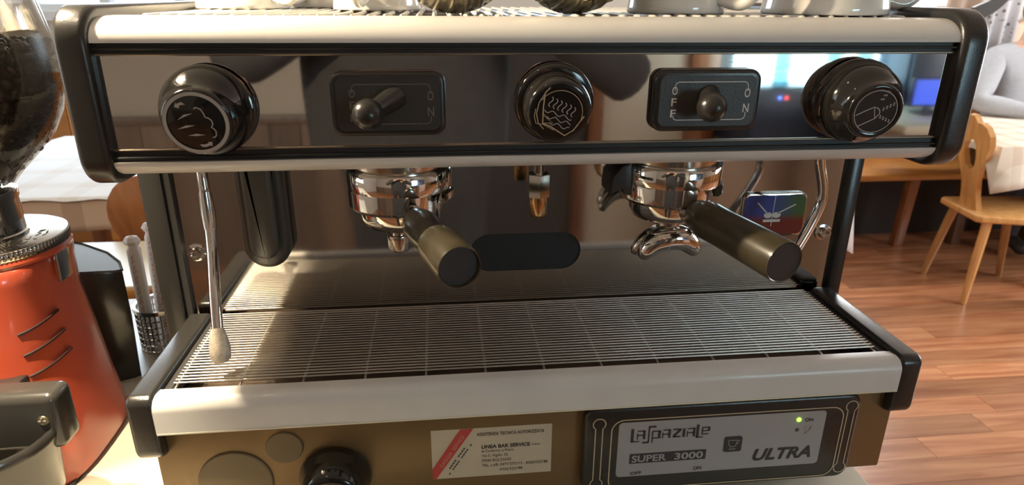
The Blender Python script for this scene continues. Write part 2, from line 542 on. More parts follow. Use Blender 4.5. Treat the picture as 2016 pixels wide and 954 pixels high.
# floor: planks run along x, joints recessed
fl = struct('floor', MB().box(XL, XR, YF, YB, FL-0.05, FL-0.008), M['subfloor'], (0, 0, FL))
pw = 0.105
y = YF; row = 0
plank_meshes = {}
while y < YB-0.01:
    near = 0.7 < y < 3.3
    x = XL - random.random()*1.2
    while x < XR:
        L = random.choice((1.4, 1.8, 2.2)) if near else 3.7
        a, b_ = max(x, XL), min(x+L, XR)
        if b_-a > 0.05:
            key = (round(b_-a, 3), round(min(pw, YB-y), 3))
            if key not in plank_meshes:
                me = MB().box(0, key[0]-0.0015, 0, key[1]-0.0015, -0.012, 0).mesh('plank')
                me.materials.append(M['floor']); plank_meshes[key] = me
            inst('plank', plank_meshes[key], fl, (a, y, FL))
        x += L
    y += pw; row += 1

def wall_with_holes(mb, axis, u0, u1, z0, z1, t0, t1, holes):
    """wall slab with rectangular openings (u-range, z-range), built from boxes"""
    us = sorted({u0, u1, *[h[0] for h in holes], *[h[1] for h in holes]})
    for a, b in zip(us[:-1], us[1:]):
        segs = [(z0, z1)]
        for h in holes:
            if h[0] <= a and h[1] >= b:
                ns = []
                for s0, s1 in segs:
                    if h[2] > s0: ns.append((s0, min(h[2], s1)))
                    if h[3] < s1: ns.append((max(h[3], s0), s1))
                segs = ns
        for s0, s1 in segs:
            if axis == 'y': mb.box(a, b, t0, t1, s0, s1)
            else: mb.box(t0, t1, a, b, s0, s1)
    return mb
WL = (-2.62, -1.08, 0.235, 1.28)      # back wall, left window
WR = (2.18, 3.38, 0.285, 1.28)        # back wall, right window
WS = (0.25, 2.15, -0.10, 1.25)        # right wall window
WW = (-0.6, 1.0, -0.05, 1.20)         # left wall window
struct('wall_back', wall_with_holes(MB(), 'y', XL, XR, FL, ZC, YB, YB+0.2, [WL, WR]), M['wall'])
struct('wall_right', wall_with_holes(MB(), 'x', YF, YB, FL, ZC, XR, XR+0.2, [WS]), M['wall'])
struct('wall_left', wall_with_holes(MB(), 'x', YF, YB, FL, ZC, XL-0.2, XL, [WW]), M['wall'])
struct('wall_front', MB().box(XL, XR, YF-0.2, YF, FL, ZC), mat('dimmed_plaster', (0.46, 0.39, 0.30), 0.85, var=0.04, scale=4))  # dim lighting of this wall is put into a darker plaster colour
struct('ceiling', MB().box(XL-0.2, XR+0.2, YF-0.2, YB+0.2, ZC, ZC+0.1), M['ceiling'])
def window(n, axis, u0, u1, z0, z1, t, inward, nm, nt_):
    fw = 0.035
    mb = MB()
    def bx(a, b, c, d, e0, e1):
        if axis == 'y': mb.box(a, b, min(e0, e1), max(e0, e1), c, d)
        else: mb.box(min(e0, e1), max(e0, e1), a, b, c, d)
    e0, e1 = t+0.05*(-inward), t+0.12*(-inward)
    bx(u0, u1, z0, z0+fw, e0, e1); bx(u0, u1, z1-fw, z1, e0, e1)
    bx(u0, u0+fw, z0+fw, z1-fw, e0, e1); bx(u1-fw, u1, z0+fw, z1-fw, e0, e1)
    w = struct(n, mb, M['white_frame'])
    for i in range(1, nm):
        c = u0+(u1-u0)*i/nm
        mb = MB(); bx(c-0.025, c+0.025, z0+fw, z1-fw, e0, e1)
        part('mullion', mb, M['white_frame'], w)
    for i in range(1, nt_):
        c = z0+(z1-z0)*i/nt_
        mb = MB(); bx(u0+fw, u1-fw, c-0.015, c+0.015, e0+0.01*-inward, e1-0.01*-inward)
        part('glazing_bar', mb, M['white_frame'], w)
    mb = MB(); em = (e0+e1)/2
    bx(u0+fw, u1-fw, z0+fw, z1-fw, em-0.002, em+0.002)
    part('pane', mb, M['pane'], w)
    mb = MB(); bx(u0-0.04, u1+0.04, z0-0.045, z0, t-0.0*inward, t+0.06*inward)
    part('window_sill', mb, M['white_frame'], w)
window('window_1', 'y', *WL, YB, -1, 4, 3)
window('window_2', 'y', *WR, YB, -1, 3, 3)
window('window_3', 'x', *WS, XR, -1, 3, 3)
window('window_4', 'x', *WW, XL, 1, 3, 3)
# wainscot boards
def wainscot(name, axis, u0, u1, z1, t0, t1, mt, w=0.14):
    n = int((u1-u0)/w)
    w = (u1-u0)/n
    root = None
    me = None
    for i in range(n):
        a = u0+i*w
        if root is None:
            mb = MB()
            if axis == 'y': mb.box(u0, u1, min(t0, t1), max(t0, t1), z1, z1+0.04, 0.006)
            else: mb.box(min(t0, t1), max(t0, t1), u0, u1, z1, z1+0.04, 0.006)
            root = struct(name, mb, mt)
        if me is None:
            mb = MB()
            tt = abs(t1-t0)*0.7
            if axis == 'y': mb.box(0, w-0.004, 0, tt, 0, z1-FL, 0.004, 1)
            else: mb.box(0, tt, 0, w-0.004, 0, z1-FL, 0.004, 1)
            me = mb.mesh('board'); me.materials.append(mt)
        lo = min(t0, t1) if (axis == 'y' and t0 < 0) or (axis == 'x' and t0 < 0) else max(t0, t1)-abs(t1-t0)*0.7
        inst('board', me, root, (a, lo, FL) if axis == 'y' else (lo, a, FL))
wainscot('trim_1', 'y', XL+0.02, XR-0.02, -0.09, YB-0.03, YB, M['orange_pine'])
wainscot('trim_2', 'y', XL+0.02, 0.12, -0.23, YF, YF+0.03, M['dull_wood'])
wainscot('trim_3', 'x', YF+0.05, YB-0.05, -0.10, XR-0.03, XR, M['pine'], 0.2)

# ================================================================ BAR COUNTER
ct = thing('bar_counter', 'cream laminate bar counter under the coffee machine and the red grinder', 'counter', (-0.45, 0.2, FL))
part('worktop', MB().box(-1.35, 0.349, -0.16, 0.56, CT-0.035, CT, 0.004), M['counter'], ct)
part('cabinet', MB().box(-1.33, 0.33, -0.13, 0.54, FL+0.08, CT-0.035), M['counter_wood'], ct)
part('plinth', MB().box(-1.31, 0.31, -0.09, 0.50, FL, FL+0.08), M['dark_wood'], ct)
for i in range(3):
    x0 = -1.31+i*0.545
    d = part('door', MB().box(x0, x0+0.53, -0.150, -0.131, FL+0.11, CT-0.06, 0.004), M['counter_wood'], ct)
    part('handle', MB().tube([(x0+0.47, -0.151, CT-0.16), (x0+0.47, -0.175, CT-0.17), (x0+0.47, -0.175, CT-0.26), (x0+0.47, -0.151, CT-0.27)], 0.005, 8), M['chrome'], d)

# ================================================================ ESPRESSO MACHINE
em = thing('espresso_machine', 'two-group espresso machine with cream bars, mirror panel and bronze base', 'coffee machine', (0, 0.2, CT))
PY = 0.019        # front of the mirror panel
# --- head
part('head_body', MB().box(-0.338, 0.338, 0.0245, 0.46, 0.199, 0.2945), M['black_satin'], em)
part('control_panel', MB().box(-0.339, 0.339, PY, 0.0245, 0.2165, 0.2875), M['steel'], em, 'mirror-polished steel control panel')
for z0, z1 in ((0.2862, 0.2880), (0.2158, 0.2176)):
    part('panel_trim', MB().box(-0.3385, 0.3385, PY-0.0022, PY+0.001, z0, z1, 0.0006, 1), mat('bronze_trim', (0.30, 0.24, 0.18), 0.35, 0.7), em)
for z0, z1 in ((0.2880, 0.2950), (0.2078, 0.2158)):
    part('groove_strip', MB().box(-0.338, 0.338, PY-0.001, 0.026, z0, z1).box(-0.338, 0.338, PY-0.004, PY, z0+0.0025, z0+0.0042, 0.0006, 1), M['rubber'], em)
def barprof(cy, cz, a, b, up=1, n=10, back=0.02):
    pts = [(cy-a*math.cos(R(90*i/n)), cz+up*b*math.sin(R(90*i/n))) for i in range(n+1)]
    pts += [(cy+back, cz+up*b), (cy+back, cz)]
    return pts
ub = barprof(0.040, 0.2955, 0.0265, 0.0178)
part('front_bar', MB().prism(ub, 'x', -0.3385, 0.3385), M['cream'], em, 'cream rounded upper bar of the head')
lb = barprof(0.040, 0.2080, 0.0265, 0.0135, -1)
part('front_bar', MB().prism(lb, 'x', -0.3385, 0.3385), M['cream'], em, 'cream rounded lower bar of the head')
for s in (-1, 1):
    pts = rrect(0.0085, 0.455, 0.1885, 0.3215, 0.02, 8, (0.024, 0.02, 0.012, 0.028))
    lo, hi = (0.3365, 0.3600) if s > 0 else (-0.3600, -0.3365)
    part('end_cap', MB().prism(pts, 'x', lo, hi, 0.0055, 4), M['black'], em, 'black plastic head end cap')
# --- cup warming tray
part('cup_tray', MB().box(-0.3365, 0.3365, 0.055, 0.455, 0.2950, 0.2985), M['black_satin'], em)
for a_, b_ in ((-0.3365, -0.318), (0.318, 0.3365)):
    part('tray_border', MB().box(a_, b_, 0.060, 0.44, 0.2985, 0.3125, 0.003), M['worn_chrome'], em)
cg = part('cup_grid', MB().tube([(-0.316, 0.09, 0.3085), (0.316, 0.09, 0.3085)], 0.002, 8).tube([(-0.316, 0.26, 0.3085), (0.316, 0.26, 0.3085)], 0.002, 8).tube([(-0.316, 0.42, 0.3085), (0.316, 0.42, 0.3085)], 0.002, 8), M['rod'], em)
rodm = MB().tube([(0, 0, -0.006), (0, 0.004, 0), (0, 0.39, 0), (0, 0.394, -0.006)], 0.0022, 8).mesh('rod')
rodm.materials.append(M['rod'])
for i in range(49):
    inst('rod', rodm, cg, (-0.312+i*0.013, 0.052, 0.3125))

# --- rotary knobs
def loc2(cx, cy, r, rad):
    return lambda x, y: ((x-cx)/r*rad, -(y-cy)/r*rad)
def knob(x, z, rf, prof, tilt, yaw_, name_label, y0=PY):
    """prof: (radius, distance in front of the panel)"""
    k = bpy.data.objects.new('knob', None)
    mb = MB().lathe(prof, (0, 0, 0), (0, -1, 0), 48)
    me = mb.mesh('knob', ang=50); me.materials.append(M['gloss_black'])
    k = bpy.data.objects.new('knob', me)
    col.objects.link(k); k.parent = em
    off = ORG[em.name]
    k.location = (x-off[0], y0-off[1], z-off[2])
    k.rotation_euler = (R(-tilt), 0, R(yaw_))
    ORG[k.name] = Vector((0, 0, 0))
    k['label'] = name_label
    return k
# steam knob, left
pl = [(0.0, 0.0), (0.0335, 0.0), (0.0340, 0.003), (0.0338, 0.009), (0.0325, 0.014), (0.0295, 0.019), (0.0264, 0.023), (0.0252, 0.027), (0.0247, 0.031), (0.0241, 0.0335), (0.0228, 0.0345), (0.0, 0.0345)]
k1 = knob(-0.262, 0.2475, 0.034, pl, -8, 0, 'black steam knob with a white ring and steam symbol')
yk = -0.0350
q = loc2(385, 585, 265, 0.0225)
pm = MB()
circ = [(0.0213*math.cos(2*math.pi*i/56), 0.0213*math.sin(2*math.pi*i/56)) for i in range(56)]
pm.ribbon(circ, 0.0026, yk, True)
part('ring_print', pm, M['silver_ink'], k1)
pm = MB()
for a, b, c in (((240, 555), (300, 518), (372, 500)), ((220, 637), (300, 612), (372, 603)), ((300, 692), (370, 686), (442, 688))):
    A, B, C = q(*a), q(*b), q(*c)
    pm.poly([A, (B[0], B[1]+0.0008), C, (B[0], B[1]-0.0009)], yk)
pm.ribbon([q(*p) for p in ((390, 465), (398, 452), (412, 450), (440, 465), (458, 500), (467, 535), (490, 542), (512, 562), (518, 590), (510, 612), (500, 622), (520, 636), (532, 660), (528, 695), (512, 710), (495, 710))], 0.0008, yk)
pm.poly([q(238, 445), q(255, 403), q(258, 418), q(300, 402), q(330, 425), q(290, 428), q(275, 438), q(278, 455)], yk)
pm.poly([q(378, 770), q(420, 772), q(455, 760), q(450, 750), q(484, 752), q(478, 790), q(466, 780), q(425, 796), q(395, 792)], yk)
part('symbol_print', pm, M['silver_ink'], k1)
# centre knob
pc = [(0.0, 0.0), (0.0310, 0.0), (0.0318, 0.003), (0.0308, 0.008), (0.0290, 0.009), (0.0262, 0.0095), (0.0262, 0.022), (0.0250, 0.027), (0.0240, 0.0292), (0.0225, 0.0300), (0.0190, 0.0300), (0.0188, 0.0294), (0, 0.0294)]
k2 = knob(0.001, 0.2505, 0.032, pc, -9, 0, 'black centre knob with a torn transparent sticker')
yk = -0.0305
q = loc2(470, 560, 185, 0.0175)
pm = MB()
for (cx, cy) in ((395, 465), (432, 482), (468, 496), (505, 514), (545, 530), (580, 552)):
    pts = [q(cx+14*math.sin(t/8*2*math.pi)+(8-2*t), cy-40+t*10) for t in range(9)]
    pm.ribbon(pts, 0.0007, yk)
for k in range(3):
    pts = [q(345+i*14+k*22, 530+i*5+k*52+14*math.sin(i*0.95)) for i in range(17-2*k)]
    pm.ribbon(pts, 0.0006, yk)
part('symbol_print', pm, M['silver_ink'], k2)
pm = MB()
pm.ribbon([(0.0176*math.cos(R(a)), 0.0176*math.sin(R(a))) for a in range(-40, 150, 8)], 0.0005, yk)
pm.ribbon([q(*p) for p in ((385, 350), (345, 392), (336, 500), (335, 640), (400, 668), (455, 705), (520, 748), (590, 705), (672, 588))], 0.0009, yk)
pm.ribbon([q(*p) for p in ((345, 395), (300, 470), (282, 560), (300, 640), (345, 690))], 0.0006, yk)
pm.ribbon([q(*p) for p in ((275, 520), (265, 580), (280, 640), (340, 650), (430, 700))], 0.0005, yk)
pm.ribbon([q(*p) for p in ((335, 560), (370, 600), (420, 640), (345, 640))], 0.0005, yk)
part('torn_sticker', pm, M['pin'], k2)
# hot water knob, right
pr_ = [(0.0, 0.0), (0.0330, 0.0), (0.0342, 0.003), (0.0340, 0.009), (0.0312, 0.0105), (0.0308, 0.012), (0.0316, 0.0145), (0.0318, 0.019), (0.0305, 0.0235), (0.0270, 0.028), (0.0235, 0.0315), (0.0222, 0.0345), (0.0220, 0.0375), (0.0210, 0.0392), (0.0195, 0.0395), (0.0178, 0.0390), (0.0176, 0.0380), (0, 0.0380)]
k3 = knob(0.254, 0.2500, 0.034, pr_, -7, -4, 'black hot water knob with a pouring spout symbol')
yk = -0.0383
lab = MB().lathe([(0, 0.0381), (0.0172, 0.0381), (0.0172, 0.0383), (0, 0.0383)], (0, 0, 0), (0, -1, 0), 40)
part('label_disc', lab, mat('dark_glossy_label', (0.05, 0.055, 0.06), 0.1, 0.5), k3)
q = loc2(645, 515, 165, 0.0170)
yk = -0.0387
pm = MB()
pm.ribbon([(0.0168*math.cos(2*math.pi*i/48), 0.0168*math.sin(2*math.pi*i/48)) for i in range(48)], 0.0007, yk, True)
pm.ribbon([q(*p) for p in ((495, 545), (560, 510), (625, 480), (655, 487), (675, 505), (680, 530), (652, 567), (590, 600), (525, 632))], 0.0008, yk)
pm.ribbon([q(*p) for p in ((630, 488), (640, 530), (650, 565))], 0.0006, yk)
for i in range(4):
    for w in (0, 15):
        a = q(695+i*24, 490+w-i*13); b = q(706+i*24, 484+w-i*13)
        pm.ribbon([a, b], 0.0010, yk)
        a = q(685+i*25, 545+w+i*11); b = q(697+i*25, 550+w+i*11)
        pm.ribbon([a, b], 0.0010, yk)
for i in range(3):
    for w in (0, 16):
        a = q(662+w+i*16, 425-i*30); b = q(669+w+i*16, 412-i*30)
        pm.ribbon([a, b], 0.0009, yk)
part('symbol_print', pm, M['silver_ink'], k3)

# --- lever switches
def switch(x0, x1, lever, ball, ink, lbl):
    z0, z1 = 0.2262, 0.2752
    yf = PY-0.0095
    mb = MB().prism(rrect(x0, x1, z0, z1, 0.009), 'y', yf, PY, 0.003, 3)
    s = part('switch_plate', mb, M['black'], em, lbl)
    ins = MB().prism(rrect(x0+0.0045, x1-0.0045, z0+0.0045, z1-0.0045, 0.006), 'y', yf-0.0004, yf+0.001)
    part('inset', ins, M['black_satin'], s)
    yt = yf-0.0006
    xl, xr, zt, zb = x0+0.0165, x1-0.0115, z1-0.0095, z0+0.0095
    c = 0.003
    pm = MB()
    pm.ribbon([(xl, zt-0.007), (xl, zt-c), (xl+c*0.3, zt-c*0.3), (xl+c, zt), (xr-c, zt), (xr-c*0.3, zt-c*0.3), (xr, zt-c), (xr, zt-0.007)], 0.0006, yt)
    pm.ribbon([(xl, zb+0.004), (xl, zb+c), (xl+c*0.3, zb+c*0.3), (xl+c, zb), (xr-c, zb), (xr-c*0.3, zb+c*0.3), (xr, zb+c), (xr, zb+0.006)], 0.0006, yt)
    for ch, zz in (('O', 0.2560), ('F', 0.2470), ('F', 0.2380)):
        t = text_mb(ch, xl-0.0022, xl+0.0022, zz, 0.0062, yt, bold=0.008); pm.add(t.v, t.f)
    for ch, zz in (('O', 0.2535), ('N', 0.2415)):
        t = text_mb(ch, xr-0.0024, xr+0.0024, zz, 0.0070, yt, bold=0.008); pm.add(t.v, t.f)
    part('lettering', pm, ink, s)
    a, b = Vector(lever), Vector(ball)
    d = (b-a)
    L = MB().tube([a-d*0.1, a+d*0.25, a+d*0.6, a+d*0.85], [0.0095, 0.0085, 0.0075, 0.0085], 20)
    lv = part('lever', L, M['black'], s, None, None, 60)
    part('lever_knob', MB().ellipsoid(b, 0.0116, 0.0120, 0.0116, 24, 14), M['black'], lv, None, None, 80)
switch(-0.1715, -0.0845, (-0.124, PY-0.008, 0.2550), (-0.142, PY-0.030, 0.2465), M['dim_ink'], 'black lever switch plate with the lever pushed towards OFF')
switch(0.0805, 0.1690, (0.126, PY-0.008, 0.2545), (0.1205, PY-0.030, 0.2490), M['white_ink'], 'black lever switch plate with the lever in the middle')

# --- backsplash (with a real slot), pillars, rear body
BY = 0.169
bm = bmesh.new()
outer = [(-0.360, 0.002), (0.362, 0.002), (0.362, 0.21), (-0.360, 0.21)]
slot = []
for cx, a0 in ((0.0405, -90), (-0.0395, 90)):
    for i in range(13):
        t = R(a0+180*i/12)
        slot.append((cx+0.0218*math.cos(t), 0.0635+0.0218*math.sin(t)))
edges = []
for loop in (outer, slot):
    vs = [bm.verts.new((a, BY, b)) for a, b in loop]
    edges += [bm.edges.new((vs[i], vs[(i+1) % len(vs)])) for i in range(len(vs))]
bmesh.ops.triangle_fill(bm, use_beauty=True, edges=edges)
mb = MB().addbm(bm)
me = mb.mesh('backsplash', ORG[em.name])
me.shade_flat()
me.materials.append(M['splash'])
bs = bpy.data.objects.new('backsplash', me); col.objects.link(bs); bs.parent = em; ORG[bs.name] = ORG[em.name]
sm = bs.modifiers.new('thickness', 'SOLIDIFY'); sm.thickness = 0.0015; sm.offset = 0
bs['label'] = 'mirror-polished steel backsplash with a dark slot'
part('slot_cavity', MB().box(-0.07, 0.07, BY+0.0012, BY+0.03, 0.036, 0.091), M['rubber'], bs)
part('rear_body', MB().box(-0.384, 0.376, BY+0.031, 0.46, -0.12, 0.1985), M['black_satin'], em)
part('side_pillar', MB().box(-0.3885, -0.3655, 0.160, 0.203, -0.118, 0.1985, 0.004), M['black'], em, 'wide black left pillar')
part('pillar_edge', MB().box(-0.3655, -0.3580, 0.163, 0.203, -0.118, 0.1985, 0.001, 1), M['rubber'], em)
part('side_pillar', MB().box(0.3610, 0.3765, 0.160, 0.203, -0.118, 0.1985, 0.003), M['black'], em, 'narrow black right pillar')
for sx in (-0.3465, 0.3460):
    b = part('bolt', MB().lathe([(0, 0), (0.0095, 0), (0.0095, 0.0015), (0.0068, 0.002), (0.0068, 0.007), (0.0060, 0.008), (0.0036, 0.008), (0.0034, 0.005), (0, 0.005)], (sx, BY-0.001, 0.0757), (0, -1, 0), 20), M['chrome'], em)
# smoked sight-glass cover
sg = part('sight_glass_cover', MB().prism(rrect(-0.2925, -0.2465, 0.0630, 0.215, 0.0229, 10, (0.0229, 0.0229, 0.001, 0.001)), 'y', 0.146, BY-0.001, 0.006, 4), mat('smoked_plastic', (0.075, 0.064, 0.048), 0.32, coat=0.15), em, None, None, 60)
part('inner_tube', MB().prism(rrect(-0.2840, -0.2550, 0.0760, 0.215, 0.0144, 10, (0.0144, 0.0144, 0.001, 0.001)), 'y', 0.137, 0.1465, 0.005, 4), mat('smoked_plastic_lens', (0.105, 0.09, 0.068), 0.35, coat=0.15), sg, None, None, 60)
# badge on the backsplash
bx0, bx1, bz0, bz1 = 0.2435, 0.3195, 0.0738, 0.1250
bd = part('badge', MB().prism(rrect(bx0, bx1, bz0, bz1, 0.008), 'y', BY-0.005, BY-0.001, 0.0015, 2), M['chrome'], em, 'small badge with blue, green and red field')
part('badge_field', MB().prism(rrect(bx0+0.0025, bx1-0.0025, bz0+0.0025, bz1-0.0025, 0.0065), 'y', BY-0.0056, BY-0.004), M['badge'], bd)
pm = MB(); yy = BY-0.0060
cx, cz = 0.2790, 0.0985
pm.ribbon([(cx-0.019, cz+0.016), (cx-0.006, cz+0.003)], 0.0014, yy)
pm.ribbon([(cx+0.026, cz+0.013), (cx+0.006, cz+0.003)], 0.0014, yy)
pm.ribbon([(cx+0.001, cz+0.024), (cx, cz-0.012)], 0.0008, yy)
for dx in (-0.005, 0.005):
    pm.poly([(cx+dx+0.005*math.cos(R(a)), cz+0.0035*math.sin(R(a))+0.001) for a in range(0, 360, 24)], yy)
pm.ribbon([(cx-0.010, cz-0.0055), (cx+0.010, cz-0.0055)], 0.0032, yy-0.0001)
part('emblem', pm, M['white_ink'], bd)

# --- group heads
def group(gx, guard, lbl):
    gy = 0.092
    g = part('group_head', MB().lathe([(0.0, 0.225), (0.044, 0.225), (0.044, 0.188), (0.0425, 0.176), (0.0405, 0.170), (0.0, 0.170)], (gx, gy, 0), (0, 0, 1), 48), M['worn_chrome'], em, lbl)
    part('collar', MB().lathe([(0.0425, 0.184), (0.0470, 0.184), (0.0482, 0.182), (0.0482, 0.166), (0.0475, 0.164), (0.0425, 0.164)], (gx, gy, 0), (0, 0, 1), 56, closed=False).add([], []), M['chrome'], g)
    part('collar_lip', MB().lathe([(0.0410, 0.168), (0.0478, 0.168), (0.0482, 0.164), (0.0478, 0.1500), (0.0455, 0.1470), (0.0410, 0.1470), (0.0410, 0.168)], (gx, gy, 0), (0, 0, 1), 40, 150, 282), M['chrome'], g)
    part('collar_lug', MB().lathe([(0.0410, 0.164), (0.0482, 0.164), (0.0500, 0.162), (0.0500, 0.1560), (0.0470, 0.1530), (0.0410, 0.1530), (0.0410, 0.164)], (gx, gy, 0), (0, 0, 1), 12, 325, 350), M['chrome'], g)
    if guard:
        pts = [(gx-0.044, 0.186), (gx-0.054, 0.182), (gx-0.0615, 0.172), (gx-0.0630, 0.160), (gx-0.0625, 0.154), (gx-0.0575, 0.1580), (gx-0.0520, 0.1605), (gx-0.0500, 0.1555), (gx-0.0420, 0.1530)]
        part('guard', MB().prism(pts, 'y', gy-0.020, gy+0.02, 0.002), M['black_satin'], g)
group(-0.128, False, 'chrome group head on the left')
group(0.130, True, 'chrome group head on the right with black side guard')

# --- steam wands and water nozzle
w1 = part('steam_wand', MB().tube(spline([(-0.320, 0.118, 0.215), (-0.3075, 0.106, 0.190), (-0.3045, 0.100, 0.165), (-0.3040, 0.0985, 0.143), (-0.3010, 0.085, 0.110), (-0.2960, 0.060, 0.078), (-0.2925, 0.042, 0.047)], 8), 0.0050, 16), M['chrome'], em, 'chrome steam wand on the left')
part('wand_joint', MB().tube([(-0.3045, 0.1000, 0.160), (-0.3038, 0.0975, 0.140), (-0.3025, 0.0920, 0.126)], [0.0056, 0.0066, 0.0056], 16), M['chrome'], w1)
part('wand_tip', MB().tube([(-0.2925, 0.042, 0.050), (-0.2916, 0.0385, 0.043), (-0.2905, 0.0350, 0.034), (-0.2898, 0.0318, 0.026), (-0.2895, 0.0300, 0.022)], [0.0054, 0.0075, 0.0092, 0.0086, 0.0055], 16), M['wand_tip'], w1)
w2 = part('steam_wand', MB().tube(spline([(0.2830, 0.100, 0.215), (0.2850, 0.100, 0.180), (0.2930, 0.100, 0.152), (0.2945, 0.100, 0.134), (0.2860, 0.0980, 0.110), (0.2700, 0.094, 0.080), (0.2580, 0.090, 0.058)], 8), 0.0052, 16), M['chrome'], em, 'bent chrome hot water wand on the right')
nz = part('water_nozzle', MB().lathe([(0.0, 0.215), (0.0055, 0.215), (0.0055, 0.170), (0.0, 0.170)], (0.003, 0.1, 0), (0, 0, 1), 20), M['worn_chrome'], em)
part('hex_nut', MB().lathe([(0.0, 0.1705), (0.0105, 0.1705), (0.0112, 0.169), (0.0112, 0.1480), (0.0, 0.1480)], (0.003, 0.1, 0), (0, 0, 1), 6, 30, 390), M['worn_chrome'], nz)
part('nozzle_tip', MB().lathe([(0.0, 0.1480), (0.0088, 0.1480), (0.0088, 0.1305), (0.0070, 0.1275), (0.0030, 0.1270), (0, 0.1285)], (0.003, 0.1, 0), (0, 0, 1), 24), mat('brass_tip', (0.62, 0.42, 0.22), 0.18, 1.0), nz)

# --- drip tray
for s in (-1, 1):
    pts = rrect(-0.0065, 0.1585, -0.0535, 0.0115, 0.01, 8, (0.013, 0.001, 0.006, 0.009))
    lo, hi = (0.3375, 0.3600) if s > 0 else (-0.3600, -0.3375)
    part('tray_cap', MB().prism(pts, 'x', lo, hi, 0.004, 4), M['black'], em, 'black plastic drip tray side cap')
    part('tray_ledge', MB().box(*sorted((s*0.3385, s*0.3300)), 0.012, 0.1600, -0.008, 0.0050, 0.001, 1), M['black_satin'], em)
tb_ = [(0.014, -0.0225), (-0.0080, -0.0225)] + [(0.004-0.012*math.cos(R(90*i/8)), -0.003+0.012*math.sin(R(90*i/8))) for i in range(9)] + [(0.0135, 0.0080), (0.014, 0.004)]
br = part('tray_bar', MB().prism(tb_, 'x', -0.3380, 0.3380), M['cream'], em, 'cream bar along the front of the drip tray')
part('bar_lip', MB().box(-0.3375, 0.3375, -0.0086, 0.0, -0.0238, -0.0225), mat('bright_bar_edge', (0.75, 0.70, 0.55), 0.3), br)
part('drip_pan', MB().box(-0.3370, 0.3370, 0.0145, 0.1665, -0.024, -0.021).box(-0.3370, 0.3370, 0.0145, 0.0160, -0.021, 0.0030).box(-0.3370, 0.3370, 0.1640, 0.1665, -0.021, 0.0010), M['pan'], em)
dg = part('drip_grid', MB().tube([(-0.329, 0.1620, 0.0040), (0.329, 0.1620, 0.0040)], 0.0014, 8), M['wire'], em, 'stainless wire drip grid')
wm = MB().tube([(-0.3310, 0, 0), (0.3310, 0, 0)], 0.00095, 8).mesh('wire'); wm.materials.append(M['wire'])
for i in range(27):
    inst('wire', wm, dg, (0, 0.0265+i*0.00515, 0.0058))
sm_ = MB().tube([(0, 0.0185, -0.0050), (0, 0.0185, 0.001), (0, 0.0200, 0.0030), (0, 0.0250, 0.0036), (0, 0.1620, 0.0036)], 0.0011, 6).mesh('support_rod'); sm_.materials.append(M['wire'])
for i in range(13):
    inst('support_rod', sm_, dg, (-0.3285+i*0.05475, 0, 0))

# --- base
FY = 0.006
part('base_front', MB().box(-0.3490, 0.3490, FY, 0.166, -0.1234, -0.0242, 0.002), M['bronze'], em, 'bronze painted base front')
part('base_body', MB().box(-0.3480, 0.3480, 0.1665, 0.46, -0.1234, -0.004), M['black_satin'], em)
for fx in (-0.30, 0.30):
    for fy in (0.06, 0.41):
        part('foot', MB().lathe([(0, CT), (0.02, CT), (0.022, CT+0.004), (0.016, -0.1234), (0, -0.1234)], (fx, fy, 0), (0, 0, 1), 20), M['rubber'], em)
part('round_plug', MB().lathe([(0.0, 0.0), (0.0330, 0.0), (0.0330, 0.0012), (0.0320, 0.002), (0, 0.002)], (-0.2850, FY, -0.0885), (0, -1, 0), 48), M['disc'], em, 'large flat round plug')
part('round_plug', MB().lathe([(0.0, 0.0), (0.0165, 0.0), (0.0165, 0.0012), (0.0158, 0.002), (0, 0.002)], (-0.2385, FY, -0.0540), (0, -1, 0), 40), M['disc'], em, 'small flat round plug')
pb = [(0.0, 0.0), (0.0320, 0.0), (0.0330, 0.003), (0.0322, 0.008), (0.0295, 0.013), (0.0290, 0.016), (0.0262, 0.030), (0.0240, 0.0325), (0.0200, 0.0328), (0.0195, 0.0320), (0, 0.0320)]
k4 = knob(-0.1955, -0.0875, 0.033, pb, -4, 0, 'black filling knob with a cracked sticker on the base', FY)
pm = MB()
for a in range(3):
    pm.ribbon([(0.0175*math.cos(R(t+a*40))*(1-a*0.13), 0.0175*math.sin(R(t+a*40))*(1-a*0.16)+0.001*math.sin(t)) for t in range(20, 170, 10)], 0.0006, -0.0329)
pm.ribbon([(-0.004, 0.016), (0.001, 0.012), (0.006, 0.014), (0.003, 0.008), (-0.006, 0.010)], 0.0008, -0.0329)
part('torn_sticker', pm, M['pin'], k4)

# --- control box with display
CY = -0.0060
cb = part('control_box', MB().prism(rrect(0.0345, 0.3065, -0.1235, -0.0255, 0.013, 8), 'y', CY, FY, 0.004, 3), M['black'], em, 'black control box with a grey lettered plate')
pm = MB()
pm.ribbon(rrect(0.0605, 0.2895, -0.1190, -0.0390, 0.012, 8), 0.0011, CY-0.0003, True)
for sx, zt, zb in ((0.0485, -0.0420, -0.1100), (0.2965, -0.0390, -0.1105)):
    w, r = 0.0034, 0.0060
    pts = []
    for i in range(13):
        a = R(-55+290*i/12); pts.append((sx+r*math.cos(a), zt+r*math.sin(a)))
    for i in range(13):
        a = R(125+290*i/12); pts.append((sx+r*math.cos(a), zb+r*math.sin(a)))
    pm.ribbon(pts, 0.0010, CY-0.0003, True)
part('pinstripe', pm, M['pin'], cb)
dp = part('display_plate', MB().prism(rrect(0.0672, 0.2715, -0.1035, -0.0418, 0.004), 'y', CY-0.0004, CY+0.002), M['grey_plate'], cb)
DY = CY-0.0008
pm = MB()
